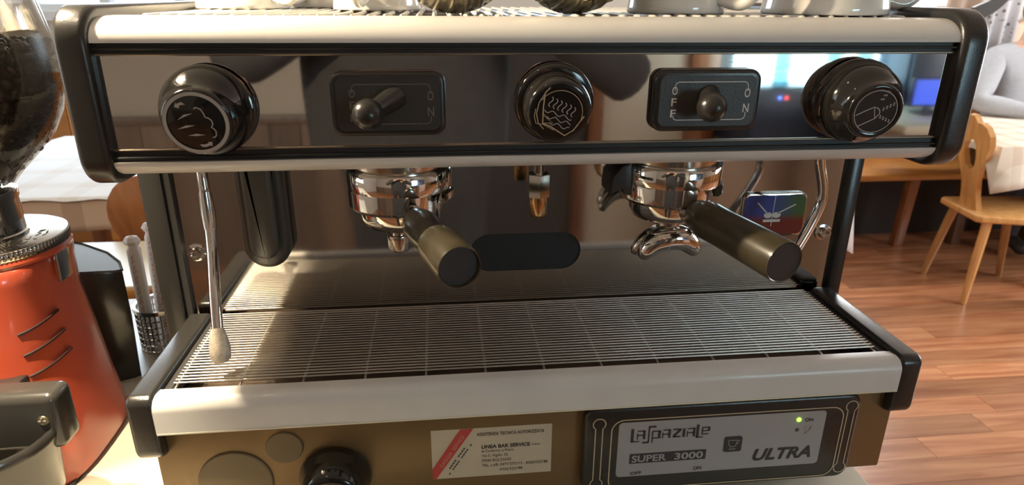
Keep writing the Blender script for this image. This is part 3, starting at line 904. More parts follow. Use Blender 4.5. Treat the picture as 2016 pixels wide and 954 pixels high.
# stylised wordmark: LaSPaZiaLe, built stroke by stroke from an 11-unit grid
def strokes(x, z, w, h, segs, t):
    for s in segs:
        pm.ribbon([(x+a*w, z+b*h) for a, b in s], t, DY)
wx, wz, hs = 0.0795, -0.0640, 0.0095     # small letter height
T = 0.0016; TT = 0.0026
strokes(wx, wz, 0.0085, 0.0150, [((0.12, 0), (0.12, 1))], TT)
strokes(wx, wz, 0.0085, 0.0150, [((0, 0.04), (0.95, 0.04))], T*0.7)
def small_a(x, z):
    strokes(x, z, 0.0065, hs, [((0, 0), (0, 0.7))], T*0.6)
    strokes(x, z, 0.0065, hs, [((0, 0.95), (1, 0.95)), ((0, 0.45), (1, 0.45))], T*0.7)
    strokes(x, z, 0.0065, hs, [((1, 0), (1, 1.02))], TT*0.85)
small_a(wx+0.0060, wz+0.0030)
strokes(wx+0.0130, wz-0.0020, 0.010, 0.0190, [((-0.2, 0.05), (0.42, 0.05)), ((0.35, 0.96), (1.05, 0.96))], T*1.1)
strokes(wx+0.0130, wz-0.0020, 0.010, 0.0190, [((0.4, 0.02), (0.4, 0.99))], T*0.8)
strokes(wx+0.0205, wz+0.0005, 0.0070, hs, [((0, -0.25), (0, 1.15)), ((0, 1.1), (1, 1.1)), ((0, 0.30), (1, 0.30))], T*0.7)
strokes(wx+0.0205, wz+0.0005, 0.0070, hs, [((0.95, 0.25), (0.95, 1.15))], TT)
small_a(wx+0.0305, wz+0.0025)
strokes(wx+0.0405, wz+0.0025, 0.0075, hs, [((0, 0.95), (1, 0.95)), ((0, 0.08), (1, 0.08))], T*0.9)
strokes(wx+0.0405, wz+0.0025, 0.0075, hs, [((0.95, 0.92), (0.05, 0.1))], TT*0.9)
strokes(wx+0.0510, wz+0.0025, 0.001, hs, [((0, 0), (0, 1.0))], TT*0.9)
small_a(wx+0.0545, wz+0.0025)
strokes(wx+0.0635, wz+0.0005, 0.0075, 0.0150, [((0.12, 0), (0.12, 1))], TT)
strokes(wx+0.0635, wz+0.0005, 0.0075, 0.0150, [((0, 0.04), (0.9, 0.04))], T*0.7)
strokes(wx+0.0690, wz+0.0040, 0.0065, 0.0082, [((0, 0), (0, 1)), ((0, 0.95), (1, 0.95)), ((1, 0.5), (0, 0.5)), ((0, 0.05), (0.95, 0.05))], T*0.7)
strokes(wx+0.0690, wz+0.0040, 0.0065, 0.0082, [((1, 0.45), (1, 1))], TT*0.8)
part('wordmark', pm, M['ink'], cb)
pm = MB().poly([(0.0795, -0.0885), (0.1548, -0.0885), (0.1548, -0.0775), (0.0795, -0.0775)], DY)
part('name_block', pm, M['ink'], cb)
t1 = text_mb('SUPER', 0.0815, 0.1155, -0.0866, 0.0074, DY-0.0003, bold=0.025)
t2 = text_mb('3000', 0.1235, 0.1520, -0.0866, 0.0074, DY-0.0003, bold=0.025); t1.add(t2.v, t2.f)
part('lettering', t1, M['grey_plate'], cb)
t1 = text_mb('ULTRA', 0.2030, 0.2630, -0.0945, 0.0128, DY, bold=0.030, shear=0.25)
part('lettering', t1, M['ink'], cb)
for s_, a, b, zz, hh in (('OFF', 0.0812, 0.0925, -0.1018, 0.0036), ('ON', 0.1440, 0.1520, -0.1010, 0.0040), ('ON', 0.2503, 0.2588, -0.0528, 0.0036)):
    part('lettering', text_mb(s_, a, b, zz, hh, DY, bold=0.015), M['ink'], cb)
part('cup_button', MB().prism(rrect(0.1720, 0.1895, -0.0818, -0.0650, 0.002), 'y', DY-0.0006, DY+0.0003), M['ink'], cb)
pm = MB(); yy = DY-0.0009
pm.ribbon([(0.1755, -0.0685), (0.1845, -0.0685), (0.1838, -0.0730), (0.1825, -0.0758), (0.1780, -0.0758), (0.1765, -0.0730)], 0.0006, yy, True)
pm.ribbon([(0.1840, -0.0690), (0.1870, -0.0685), (0.1838, -0.0735)], 0.0005, yy)
pm.ribbon([(0.1768, -0.0785), (0.1835, -0.0785)], 0.0007, yy)
part('cup_icon', pm, M['silver_ink'], cb)
pm = MB()
pm.ribbon([(0.2518, -0.0590), (0.2572, -0.0590), (0.2562, -0.0640), (0.2528, -0.0640)], 0.0004, DY, True)
pm.ribbon([(0.2570, -0.0592), (0.2590, -0.0592), (0.2564, -0.0625)], 0.0004, DY)
pm.ribbon([(0.2522, -0.0660), (0.2545, -0.0660)], 0.0008, DY)
part('cup_icon', pm, M['dim_ink'], cb)
part('indicator_light', MB().ellipsoid((0.2441, CY-0.0005, -0.0503), 0.0023, 0.0018, 0.0023, 16, 8), M['led_on'], cb, 'lit green indicator')
part('indicator_light', MB().ellipsoid((0.2441, CY-0.0003, -0.0620), 0.0021, 0.0014, 0.0021, 16, 8), M['led_off'], cb, 'unlit indicator')

# --- service sticker on the base
SY = FY-0.0004
sk = part('sticker', MB().box(-0.1070, 0.0062, SY, FY+0.0002, -0.1010, -0.0462), M['paper'], em, 'aged paper service sticker with a red diagonal band')
pm = MB().poly([(-0.0800, -0.0464), (-0.0678, -0.0464), (-0.1035, -0.1008), (-0.1069, -0.1008), (-0.1069, -0.0895)], SY-0.0003)
part('red_band', pm, M['red_ink'], sk)
t = text_mb('GAGGIA  SERVICE', 0, 0.0400, 0, 0.0036, SY-0.0006)
Mx = Matrix.Translation((-0.0975, 0, -0.0880)) @ Matrix.Rotation(R(-57), 4, 'Y')
part('band_lettering', t.xf(Mx), mat('faded_white_print', (0.62, 0.30, 0.24), 0.5), sk)
t1 = MB()
for s_, a, b, zz, hh, bo in (('ASSISTENZA TECNICA AUTORIZZATA', -0.0645, -0.0012, -0.0548, 0.0034, 0.012), ('LINEA BAR SERVICE', -0.0604, -0.0145, -0.0692, 0.0038, 0.028), ('s.n.c.', -0.0125, -0.0050, -0.0686, 0.0022, 0.02),
        ('di Cuderno e Rizzo', -0.0604, -0.0300, -0.0736, 0.0030, 0), ('Via S. Vigilio 35', -0.0604, -0.0356, -0.0790, 0.0031, 0), ('39100 BOLZANO', -0.0605, -0.0322, -0.0846, 0.0031, 0),
        ('TEL. LAB. 0471/273113 - 0336/522186', -0.0602, 0.0030, -0.0901, 0.0031, 0), ('0336/522198', -0.0434, -0.0215, -0.0957, 0.0030, 0)):
    t = text_mb(s_, a, b, zz, hh, SY-0.0004, bold=bo); t1.add(t.v, t.f)
part('lettering', t1, M['ink'], sk)
# illegible fine print beside the band: rows of worn marks
pm = MB()
for rr, (ox, oz, n) in enumerate(((-0.0925, -0.0925, 11), (-0.0912, -0.0965, 13))):
    for i in range(n):
        if (i*7+rr*3) % 5 == 0: continue
        a = Vector((math.cos(R(57)), math.sin(R(57))))
        p0 = Vector((ox, oz))+a*(i*0.0031)
        pm.ribbon([p0, p0+a*0.0022], 0.0013, SY-0.0004)
part('fine_print', pm, M['ink'], sk)

# ================================================================ PORTAFILTERS (locked into the groups)
def portafilter(gx, end, label):
    gy = 0.092
    root = thing('portafilter', label, 'portafilter', (gx, gy, 0.13))
    part('filter_holder', MB().lathe([(0.0, 0.166), (0.0385, 0.166), (0.0385, 0.146), (0.0372, 0.136), (0.0335, 0.1290), (0.025, 0.1270), (0.0, 0.1270)], (gx, gy, 0), (0, 0, 1), 48), M['chrome'], root, None, None, 50)
    a = Vector((gx, gy, 0.1445)); e = Vector(end)
    d = (e-a); L = d.length; d.normalize()
    part('neck', MB().tube([a+d*0.034, a+d*0.046, a+d*0.060], [0.0125, 0.0095, 0.0085], 20), M['worn_chrome'], root)
    return root, a, d, L
pf, a, d, L = portafilter(-0.128, (-0.0785, -0.0605, 0.1425), 'portafilter with a single spout and worn chipped black handle')
h = part('handle', MB().lathe([(0.0, 0.046), (0.0110, 0.046), (0.0125, 0.050), (0.0150, 0.060), (0.0158, 0.070), (0.0150, 0.090), (0.0136, 0.102), (0.0133, 0.106), (0.0165, 0.109), (0.0172, 0.114), (0.0174, L-0.004), (0.0168, L), (0.0158, L-0.0006), (0.0150, L-0.004), (0.0, L-0.004)], a, d, 40), M['handle'], pf, 'worn black handle')
part('end_plug', MB().lathe([(0.0, L-0.0045), (0.0058, L-0.0045), (0.0058, L-0.0028), (0.0038, L-0.0028), (0.0036, L-0.0035), (0.0, L-0.0035)], a+Vector((-0.004, 0, 0.003)), d, 24), M['black_satin'], h)
part('end_face', MB().lathe([(0.0, L-0.0050), (0.0150, L-0.0050), (0.0150, L-0.0036), (0.0, L-0.0036)], a, d, 32), M['rubber'], h)
sp = part('spout', MB().lathe([(0.0, 0.130), (0.0100, 0.130), (0.0100, 0.1225), (0.0078, 0.1220), (0.0078, 0.1175), (0.0112, 0.1170), (0.0116, 0.1150), (0.0112, 0.1130), (0.0110, 0.1040), (0.0100, 0.1015), (0.0070, 0.1012), (0.0065, 0.106), (0.0, 0.106)], (-0.131, 0.090, 0), (0, 0, 1), 28), M['worn_chrome'], pf)
pf, a, d, L = portafilter(0.130, (0.1718, -0.0605, 0.1372), 'portafilter with a double spout and smooth black handle')
h = part('handle', MB().lathe([(0.0, 0.044), (0.0120, 0.044), (0.0140, 0.047), (0.0165, 0.056), (0.0172, 0.066), (0.0166, 0.085), (0.0170, 0.11), (0.0174, L-0.004), (0.0168, L), (0.0160, L-0.0005), (0.0155, L-0.0015), (0.0, L-0.0015)], a, d, 40), M['handle'], pf, 'smooth black handle')
part('end_face', MB().lathe([(0.0, L-0.0020), (0.0156, L-0.0020), (0.0154, L-0.0009), (0.0, L-0.0006)], a, d, 32), M['rubber'], h)
sx, sy = 0.131, 0.088
sp = part('spout_collar', MB().lathe([(0.0, 0.130), (0.0130, 0.130), (0.0130, 0.1210), (0.0115, 0.1205), (0.0115, 0.1150), (0.0160, 0.1145), (0.0165, 0.1090), (0.0150, 0.1080), (0.0, 0.1080)], (sx, sy, 0), (0, 0, 1), 28), M['worn_chrome'], pf)
# the double spout: two down-curved channels under the collar
path = [(sx-0.0250, sy-0.006, 0.0865), (sx-0.0225, sy-0.007, 0.0935), (sx-0.0150, sy-0.008, 0.1030), (sx-0.0050, sy-0.009, 0.1078), (sx+0.0060, sy-0.009, 0.1085), (sx+0.0160, sy-0.008, 0.1050), (sx+0.0240, sy-0.007, 0.0970), (sx+0.0275, sy-0.006, 0.0890)]
mb = MB().tube(spline(path, 5), [0.0040+0.0090*math.sin(math.pi*i/35)**0.7 for i in range(36)], 20)
part('double_spout', mb, M['chrome'], pf, None, None, 60)
path = [(p[0]-0.004, p[1]+0.016, p[2]-0.001) for p in path]
mb = MB().tube(spline(path, 5), [0.0036+0.0045*math.sin(math.pi*i/35)**0.8 for i in range(36)], 16)
part('rear_spout_wall', mb, M['worn_chrome'], pf, None, None, 60)

# ================================================================ CUPS AND BOWLS ON TOP
GZ = 0.3147
def cup(name, x, y, r, h, hang, label, decor=False, hr=0.012, hz=0.55):
    """cup stored rim down on the grid; hang = direction of the handle, degrees"""
    t = thing(name, label, 'cup', (x, y, GZ), 'white cups on the warming grid')
    prof = [(r-0.004, 0.0), (r, 0.0), (r+0.001, 0.0015), (r+0.0005, 0.006), (r*0.97, 0.02), (r*0.90, h*0.55), (r*0.74, h*0.84), (r*0.56, h*0.95), (r*0.52, h), (r*0.44, h), (r*0.43, h-0.004), (0.0, h-0.004)]
    part('bowl', MB().lathe([(q, GZ+z) for q, z in prof] , (x, y, 0), (0, 0, 1), 48, closed=False), M['porcelain'], t, None, None, 60)
    a = R(hang); u = Vector((math.cos(a), math.sin(a), 0))
    c = Vector((x, y, GZ))
    pts = [c+u*(r*0.93)+Vector((0, 0, h*0.20)), c+u*(r+0.020)+Vector((0, 0, h*0.13)), c+u*(r+0.033)+Vector((0, 0, h*0.30)), c+u*(r+0.030)+Vector((0, 0, h*0.55)), c+u*(r*0.84)+Vector((0, 0, h*0.68))]
    part('handle', MB().tube(spline(pts, 6), 0.0052, 12), M['porcelain'], t, None, None, 60)
    if decor:
        mb = MB()
        for k, (aa, zz) in enumerate(((-112, 0.0165), (-108, 0.019), (-115, 0.021), (-105, 0.0165))):
            b = R(aa); p = c+Vector((math.cos(b), math.sin(b), 0))*(r*0.972+0.0004)+Vector((0, 0, zz))
            mb.ellipsoid(p, 0.0045, 0.0012, 0.003, 10, 6)
        part('red_motif', mb, M['red_decor'], t)
cup('cappuccino_cup', -0.318, 0.385, 0.030, 0.055, 200, 'small white cup at the far left of the grid')
cup('cappuccino_cup', -0.2885, 0.250, 0.0455, 0.062, -35, 'white cup behind the steam knob, second from the left')
cup('cappuccino_cup', -0.2170, 0.330, 0.0360, 0.060, -120, 'white cup at the back between two larger cups')
cup('cappuccino_cup', -0.1480, 0.205, 0.0420, 0.062, -100, 'beige shaded cup left of the fluted metal bowls')
cup('cappuccino_cup', 0.1300, 0.120, 0.0430, 0.064, -48, 'grey white cup right of the fluted bowls, handle to the front')
cup('cappuccino_cup', 0.2680, 0.108, 0.0545, 0.070, -5, 'large white cup with a red motif at the right end', True)
def fl_bowl(x, y, label):
    r = 0.056
    t = thing('fluted_bowl', label, 'bowl', (x, y, GZ), 'fluted metal bowls on the warming grid')
    c = Vector((x, y, GZ+r*1.03))
    d = Vector((0.10, -1, 0.06)).normalized()
    part('shell', MB().lathe([(r*1.0, -0.030), (r*0.98, -0.010), (r*0.92, 0.008), (r*0.84, 0.016)], c, d, 120, closed=False, flute=0.025, nfl=26), mat('brushed_brassy_steel', (0.66, 0.58, 0.42), 0.36, 1.0), t, None, None, 80)
    part('base_disc', MB().lathe([(r*0.86, 0.0155), (r*0.82, 0.0175), (r*0.78, 0.0165), (r*0.70, 0.0150), (0, 0.0145)], c, d, 64, closed=False), mat('brassy_base', (0.62, 0.52, 0.33), 0.18, 1.0), t, None, None, 60)
    part('rim', MB().lathe([(r*0.95, -0.0335), (r*1.02, -0.0325), (r*1.02, -0.0295), (r*0.95, -0.0285), (r*0.95, -0.0335)], c, d, 64, closed=False), M['chrome'], t)
fl_bowl(-0.0700, 0.095, 'fluted metal bowl lying on its side, nearer the cups on the left')
fl_bowl(0.0360, 0.090, 'fluted metal bowl lying on its side above the centre knob')
single('sugar_box', MB().box(0.2230, 0.2480, 0.30, 0.34, GZ, GZ+0.05, 0.002), mat('beige_card', (0.62, 0.54, 0.38), 0.7), 'small beige box at the back of the grid between two cups', 'box', (0.2355, 0.32, GZ))

# ================================================================ GRINDER
GX, GYc = -0.5480, 0.170
gr = thing('coffee_grinder', 'red coffee grinder with chrome collar and glass bean hopper', 'grinder', (GX, GYc, CT))
def loft(levels, n=48, p=3.0):
    """superellipse sections: (z, cx, cy, half x, half y)"""
    mb = MB(); vs = []; fs = []
    for z, cx, cy, hx, hy in levels:
        for i in range(n):
            a = 2*math.pi*i/n
            ca, sa = math.cos(a), math.sin(a)
            vs.append((cx+hx*math.copysign(abs(ca)**(2/p), ca), cy+hy*math.copysign(abs(sa)**(2/p), sa), z))
    for j in range(len(levels)-1):
        for i in range(n):
            k = (i+1) % n
            fs.append((j*n+i, j*n+k, (j+1)*n+k, (j+1)*n+i))
    fs.append(tuple(range(n))[::-1]); fs.append(tuple((len(levels)-1)*n+i for i in range(n)))
    return mb.add(vs, fs)
gb = part('body', loft([(CT+0.004, GX, GYc-0.010, 0.076, 0.098), (CT+0.02, GX, GYc-0.010, 0.077, 0.098), (-0.08, GX, GYc-0.004, 0.071, 0.084), (-0.03, GX, GYc, 0.065, 0.077), (0.03, GX, GYc, 0.060, 0.070), (0.066, GX, GYc, 0.062, 0.069), (0.078, GX, GYc, 0.064, 0.068), (0.084, GX, GYc, 0.060, 0.064)], 56, 3.2), M['red'], gr, None, None, 60)
part('foot_plate', MB().box(GX-0.070, GX+0.070, GYc-0.10, GYc+0.08, CT, CT+0.005), M['rubber'], gr)
for i, (zz) in enumerate((0.018, -0.004, -0.026)):
    pts = []
    hx = 0.0608+(0.018-zz)*0.09
    for k in range(10):
        a = R(-52+46*k/9)
        ca, sa = math.cos(a), math.sin(a); p = 3.2
        pts.append((GX+(hx+0.0010)*math.copysign(abs(ca)**(2/p), ca), GYc+(hx+0.0112)*math.copysign(abs(sa)**(2/p), sa), zz+0.0006*k-0.0))
    part('vent_groove', MB().tube(pts, 0.0016, 6), M['red_dark'], gb)
part('upper_rim', MB().lathe([(0.0, 0.083), (0.072, 0.083), (0.073, 0.086), (0.071, 0.090), (0.0, 0.090)], (GX, GYc, 0), (0, 0, 1), 56), M['red'], gr)
# chrome adjusting ring with a knurled edge
kn = MB().lathe([(0.0, 0.0900), (0.0715, 0.0900), (0.0720, 0.0905), (0.0720, 0.0985), (0.0712, 0.0995), (0.0705, 0.1000), (0.0, 0.1000)], (GX, GYc, 0), (0, 0, 1), 240, flute=0.008, nfl=120)
ar = part('adjusting_ring', kn, M['worn_chrome'], gr, None, None, 50)
# hand-written marks on the ring
pm = MB()
random.seed(3)
for j in range(5):
    ang = R(-38+j*12)
    for k in range(2):
        r0 = 0.050+0.006*k
        cx, cy = GX+r0*math.cos(ang), GYc+r0*math.sin(ang)
        pts = [(cx+random.uniform(-.003, .003), cy+random.uniform(-.005, .005), 0.1003) for _ in range(4)]
        pm.tube(pts, 0.0003, 4)
part('pen_marks', pm, M['dim_ink'], ar)
cl = part('hopper_collar', MB().lathe([(0.0, 0.100), (0.0385, 0.100), (0.0385, 0.103), (0.0365, 0.104), (0.0362, 0.136), (0.0375, 0.139), (0.0375, 0.146), (0.0350, 0.147), (0.0, 0.147)], (GX, GYc, 0), (0, 0, 1), 48), M['chrome'], gr)
hp = [(0.0335, 0.142), (0.0360, 0.150), (0.0470, 0.163), (0.0640, 0.180), (0.0800, 0.198), (0.0920, 0.220), (0.0985, 0.245), (0.0990, 0.262), (0.0960, 0.290), (0.0900, 0.320), (0.0840, 0.345), (0.0810, 0.365), (0.0850, 0.375)]
hop = part('hopper', MB().lathe(hp + [(r-0.0022, z) for r, z in hp[::-1]], (GX, GYc, 0), (0, 0, 1), 64, closed=False), M['glass'], gr, 'clear glass bean hopper', None, 70)
part('hopper_lid', MB().lathe([(0.0, 0.3765), (0.088, 0.3765), (0.090, 0.380), (0.085, 0.386), (0.02, 0.392), (0.0, 0.392)], (GX, GYc, 0), (0, 0, 1), 48), M['dark_bin'], gr)
# chrome latch at the side of the rim
part('latch', MB().prism([(GYc-0.012, 0.052), (GYc+0.010, 0.052), (GYc+0.014, 0.082), (GYc-0.010, 0.084)], 'x', GX+0.0640, GX+0.0700, 0.002), M['chrome'], gr)
# black portafilter fork on the front
fk = part('fork_housing', MB().box(-0.610, -0.430, 0.021, 0.052, -0.054, 0.003, 0.008, 4), M['dark_bin'], gr, 'black plastic dosing front with a round chute', None, 60)
part('bracket', MB().box(-0.585, -0.500, 0.050, 0.115, -0.050, -0.022, 0.004), M['dark_bin'], fk)
cx0, cy0 = -0.492, 0.020
part('chute', MB().lathe([(0.030, -0.100), (0.046, -0.100), (0.050, -0.060), (0.056, -0.040), (0.057, -0.034), (0.054, -0.030), (0.049, -0.033), (0.044, -0.055), (0.034, -0.085), (0.030, -0.100)], (cx0, cy0, 0), (0, 0, 1), 48, closed=False), M['dark_bin'], fk, None, None, 60)
part('screw', MB().lathe([(0, 0), (0.0048, 0), (0.0043, 0.0014), (0.0, 0.0020)], (-0.4430, 0.0212, -0.0215), (0, -1, 0), 16), mat('brass_screw', (0.75, 0.66, 0.42), 0.3, 1.0), fk)
part('screw_slot', MB().box(-0.4462, -0.4398, 0.0186, 0.0205, -0.0221, -0.0209).box(-0.4436, -0.4424, 0.0186, 0.0205, -0.0247, -0.0183), M['dim_ink'], fk)
# beans
bm_ = MB().ellipsoid((0, 0, 0), 0.0058, 0.0042, 0.0034, 8, 5)
bm_.v = [(x, y, z-(0.0011 if abs(y) < 0.0012 and z > 0 else 0)) for x, y, z in bm_.v]
beanm = bm_.mesh('coffee_bean', ang=80); beanm.materials.append(M['bean'])
def rad_at(z):
    for (r0, z0), (r1, z1) in zip(hp[:-1], hp[1:]):
        if z0 <= z <= z1: return r0+(r1-r0)*(z-z0)/(z1-z0)
    return 0.08
random.seed(11)
spots = []
z = 0.156
while z < 0.286:
    r = rad_at(z)-0.0070
    n = int(r*2*math.pi/0.0118)
    for i in range(n):
        a = 360*i/n+random.uniform(-3, 3)
        aa = (a+180) % 360-180
        spots.append((GX+r*math.cos(R(a)), GYc+r*math.sin(R(a)), z+random.uniform(-.0015, .0015), -100 < aa < 28))
    z += 0.0098
def topz(x, y):
    return 0.2880-(x-GX)*0.16-max(0, math.hypot(x-GX, y-GYc)-0.06)*0.1
for rr in range(0, 9):
    r = rr*0.0105+0.002
    n = max(1, int(r*2*math.pi/0.0118))
    for i in range(n):
        a = 2*math.pi*i/n+rr
        x, y = GX+r*math.cos(a), GYc+r*math.sin(a)
        spots.append((x, y, topz(x, y)+random.uniform(-.002, .0035), x > GX-0.005 and y < GYc+0.05))
rest = MB()
cnt = 0
for (x, y, z, vis) in spots:
    rot = (random.uniform(0, 6.28), random.uniform(0, 6.28), random.uniform(0, 6.28))
    if vis and cnt < 290:
        o = bpy.data.objects.new('coffee_bean', beanm); col.objects.link(o)
        o.location = (x, y, z+ZO); o.rotation_euler = rot
        ORG[o.name] = Vector((x, y, z))
        setp(o, 'dark roasted coffee bean inside the glass hopper of the red grinder', 'coffee bean', 'coffee beans in the hopper')
        cnt += 1
    else:
        Mx = Matrix.Translation((x, y, z)) @ Matrix.Rotation(rot[2], 4, 'Z') @ Matrix.Rotation(rot[0], 4, 'X')
        rest.add([Mx @ Vector(p) for p in bm_.v], bm_.f)
core = [(0.0, 0.150)]+[(rad_at(0.152+i*0.013)-0.013, 0.152+i*0.013) for i in range(10)]+[(0.05, 0.2755), (0.0, 0.277)]
rest.lathe(core, (GX, GYc, 0), (0, 0, 1), 32)
single('coffee_beans', rest, M['bean'], 'mass of dark roasted coffee beans filling the glass hopper', 'coffee beans', (GX, GYc, 0.15), None, 'stuff', 80)

# ================================================================ BIN, STRAWS
kb = thing('knock_box', 'dark grey plastic bin with pointed lid behind the red grinder', 'bin', (-0.560, 0.335, CT))
lens = [(-0.640, 0.315), (-0.610, 0.292), (-0.570, 0.282), (-0.530, 0.286), (-0.498, 0.300), (-0.492, 0.306), (-0.505, 0.330), (-0.530, 0.355), (-0.570, 0.375), (-0.610, 0.378), (-0.640, 0.370)]
mb = MB(); vs = []; fs = []
lv = [(CT, 0.93), (CT+0.03, 0.95), (-0.06, 1.0), (0.000, 1.0), (0.003, 0.985)]
nL = len(lens)
for z, s in lv:
    for px, py in lens:
        vs.append((-0.565+(px+0.565)*s, 0.33+(py-0.33)*s, z-(0 if z < -0.02 else (px+0.492)*0.16)))
for j in range(len(lv)-1):
    for i in range(nL):
        k = (i+1) % nL
        fs.append((j*nL+i, j*nL+k, (j+1)*nL+k, (j+1)*nL+i))
fs.append(tuple(range(nL))[::-1]); fs.append(tuple((len(lv)-1)*nL+i for i in range(nL)))
part('bin_body', mb.add(vs, fs), M['dark_bin'], kb, None, None, 40)
part('lid_edge', MB().tube([(p[0], p[1], 0.003-(p[0]+0.492)*0.16) for p in lens+lens[:1]], 0.0016, 6), M['black_satin'], kb)
# perforated cup
sc = thing('straw_cup', 'perforated steel cup beside the left side of the machine', 'cup', (-0.494, 0.396, CT))
cr_, cx, cy = 0.034, -0.494, 0.396
mb = MB()
for z in [CT+0.003+0.0095*i for i in range(7)]:
    mb.tube([(cx+cr_*math.cos(R(a)), cy+cr_*math.sin(R(a)), z) for a in range(0, 361, 10)], 0.0014, 6, False)
for i in range(30):
    a = R(12*i); mb.tube([(cx+cr_*math.cos(a), cy+cr_*math.sin(a), CT), (cx+cr_*math.cos(a), cy+cr_*math.sin(a), CT+0.062)], 0.0014, 6)
part('mesh_wall', mb, M['chrome'], sc, None, 'stuff')
part('rim', MB().lathe([(cr_-0.002, CT+0.060), (cr_+0.0025, CT+0.060), (cr_+0.0025, CT+0.066), (cr_-0.002, CT+0.066), (cr_-0.002, CT+0.060)], (cx, cy, 0), (0, 0, 1), 40, closed=False), M['chrome'], sc)
part('cup_base', MB().lathe([(0, CT), (cr_, CT), (cr_, CT+0.003), (0, CT+0.003)], (cx, cy, 0), (0, 0, 1), 32), M['chrome'], sc)
random.seed(5)
names = ['leftmost', 'second from the left', 'second from the right', 'rightmost']
for i in range(4):
    bx_, by_ = cx-0.018+0.0120*i, cy-0.010+0.020*(i % 2)
    tx, ty = cx-0.016+0.0170*i, cy-0.012+0.022*(i % 2)
    top = (0.012, 0.024, 0.030, 0.028)[i]
    st = thing('drinking_straw', 'wrapped white straw with red print in the perforated cup, %s' % names[i], 'straw', (bx_, by_, CT), 'wrapped drinking straws')
    a, b = Vector((bx_, by_, CT+0.0045)), Vector((tx, ty, top))
    part('wrapper', MB().tube([a, a+(b-a)*0.93, a+(b-a)*0.955, b], [0.0085, 0.0092, 0.0074, 0.0060], 10), M['straw'], st)
    mb = MB()
    for k in range(8):
        f = 0.14+0.098*k+0.02*(i % 3)
        p = a+(b-a)*f
        mb.tube([p+Vector((-0.0026, -0.0086, 0)), p+(b-a)*0.020+Vector((0.0022, -0.0088, 0)), p+(b-a)*0.045+Vector((-0.0012, -0.0088, 0)), p+(b-a)*0.07+Vector((0.0020, -0.0088, 0))], 0.0006, 5)
    part('red_print', mb, M['straw_red'], st)
    part('twisted_end', MB().ellipsoid(b+Vector((0, 0, 0.002)), 0.0115, 0.010, 0.008, 7, 4), M['straw'], st, None, None, 10)

# ================================================================ ADDED LAMP, OUT OF VIEW, LIGHTING THE LEFT END OF THE BAR
LX, LY, LZ = -0.535, 0.06, 0.56
lp = thing('added_pendant_lamp', 'added unseen pendant lamp that lights the left end of the bar', 'lamp', (LX, LY, LZ))
part('shade', MB().lathe([(0.085, LZ-0.01), (0.088, LZ-0.01), (0.060, LZ+0.070), (0.030, LZ+0.110), (0.018, LZ+0.135), (0.015, LZ+0.135), (0.027, LZ+0.107), (0.057, LZ+0.067), (0.085, LZ-0.01)], (LX, LY, 0), (0, 0, 1), 40, closed=False), M['lampshade'], lp)
part('cord', MB().tube([(LX, LY, LZ+0.13), (LX, LY, ZC)], 0.004, 8), M['rubber'], lp)
part('bulb', MB().ellipsoid((LX, LY, LZ+0.045), 0.022, 0.022, 0.028, 20, 12), M['bulb'], lp)
pl_ = bpy.data.lights.new('added_pendant_bulb', 'POINT')
pl_.energy = 25; pl_.color = (1.0, 0.82, 0.56); pl_.shadow_soft_size = 0.010
plo = bpy.data.objects.new('added_pendant_bulb', pl_)
plo.location = (LX, LY, LZ+0.005+ZO)
col.objects.link(plo)

# added ceiling spot, out of view, to brighten the grinder end of the bar
sx_, sy_, sz_ = -0.60, -0.30, 1.36
aim = (Vector((-0.50, 0.10, -0.15))-Vector((sx_, sy_, sz_))).normalized()
cs = thing('added_ceiling_spot', 'added unseen ceiling spotlight that brightens the coffee grinder', 'lamp', (sx_, sy_, ZC))
hd = Vector((sx_, sy_, sz_))
part('mount', MB().lathe([(0, 0), (0.035, 0), (0.035, 0.015), (0.006, 0.018), (0.006, 0.07), (0, 0.07)], (sx_, sy_, ZC), (0, 0, -1), 20), M['lampshade'], cs)
part('housing', MB().lathe([(0.0, -0.055), (0.028, -0.055), (0.036, -0.04), (0.036, 0.035), (0.032, 0.035), (0.030, -0.005), (0.0, -0.005)], hd, aim, 24), M['lampshade'], cs)
part('lens', MB().lathe([(0, -0.004), (0.029, -0.004), (0.024, 0.004), (0, 0.006)], hd, aim, 20), M['bulb'], cs)
sl = bpy.data.lights.new('added_spot_bulb', 'SPOT')
sl.energy = 145; sl.color = (1.0, 0.84, 0.60); sl.shadow_soft_size = 0.02
sl.spot_size = R(21); sl.spot_blend = 0.55
slo = bpy.data.objects.new('added_spot_bulb', sl)
slo.location = hd+aim*0.04+Vector((0, 0, ZO))
slo.rotation_euler = aim.to_track_quat('-Z', 'Y').to_euler()
col.objects.link(slo)

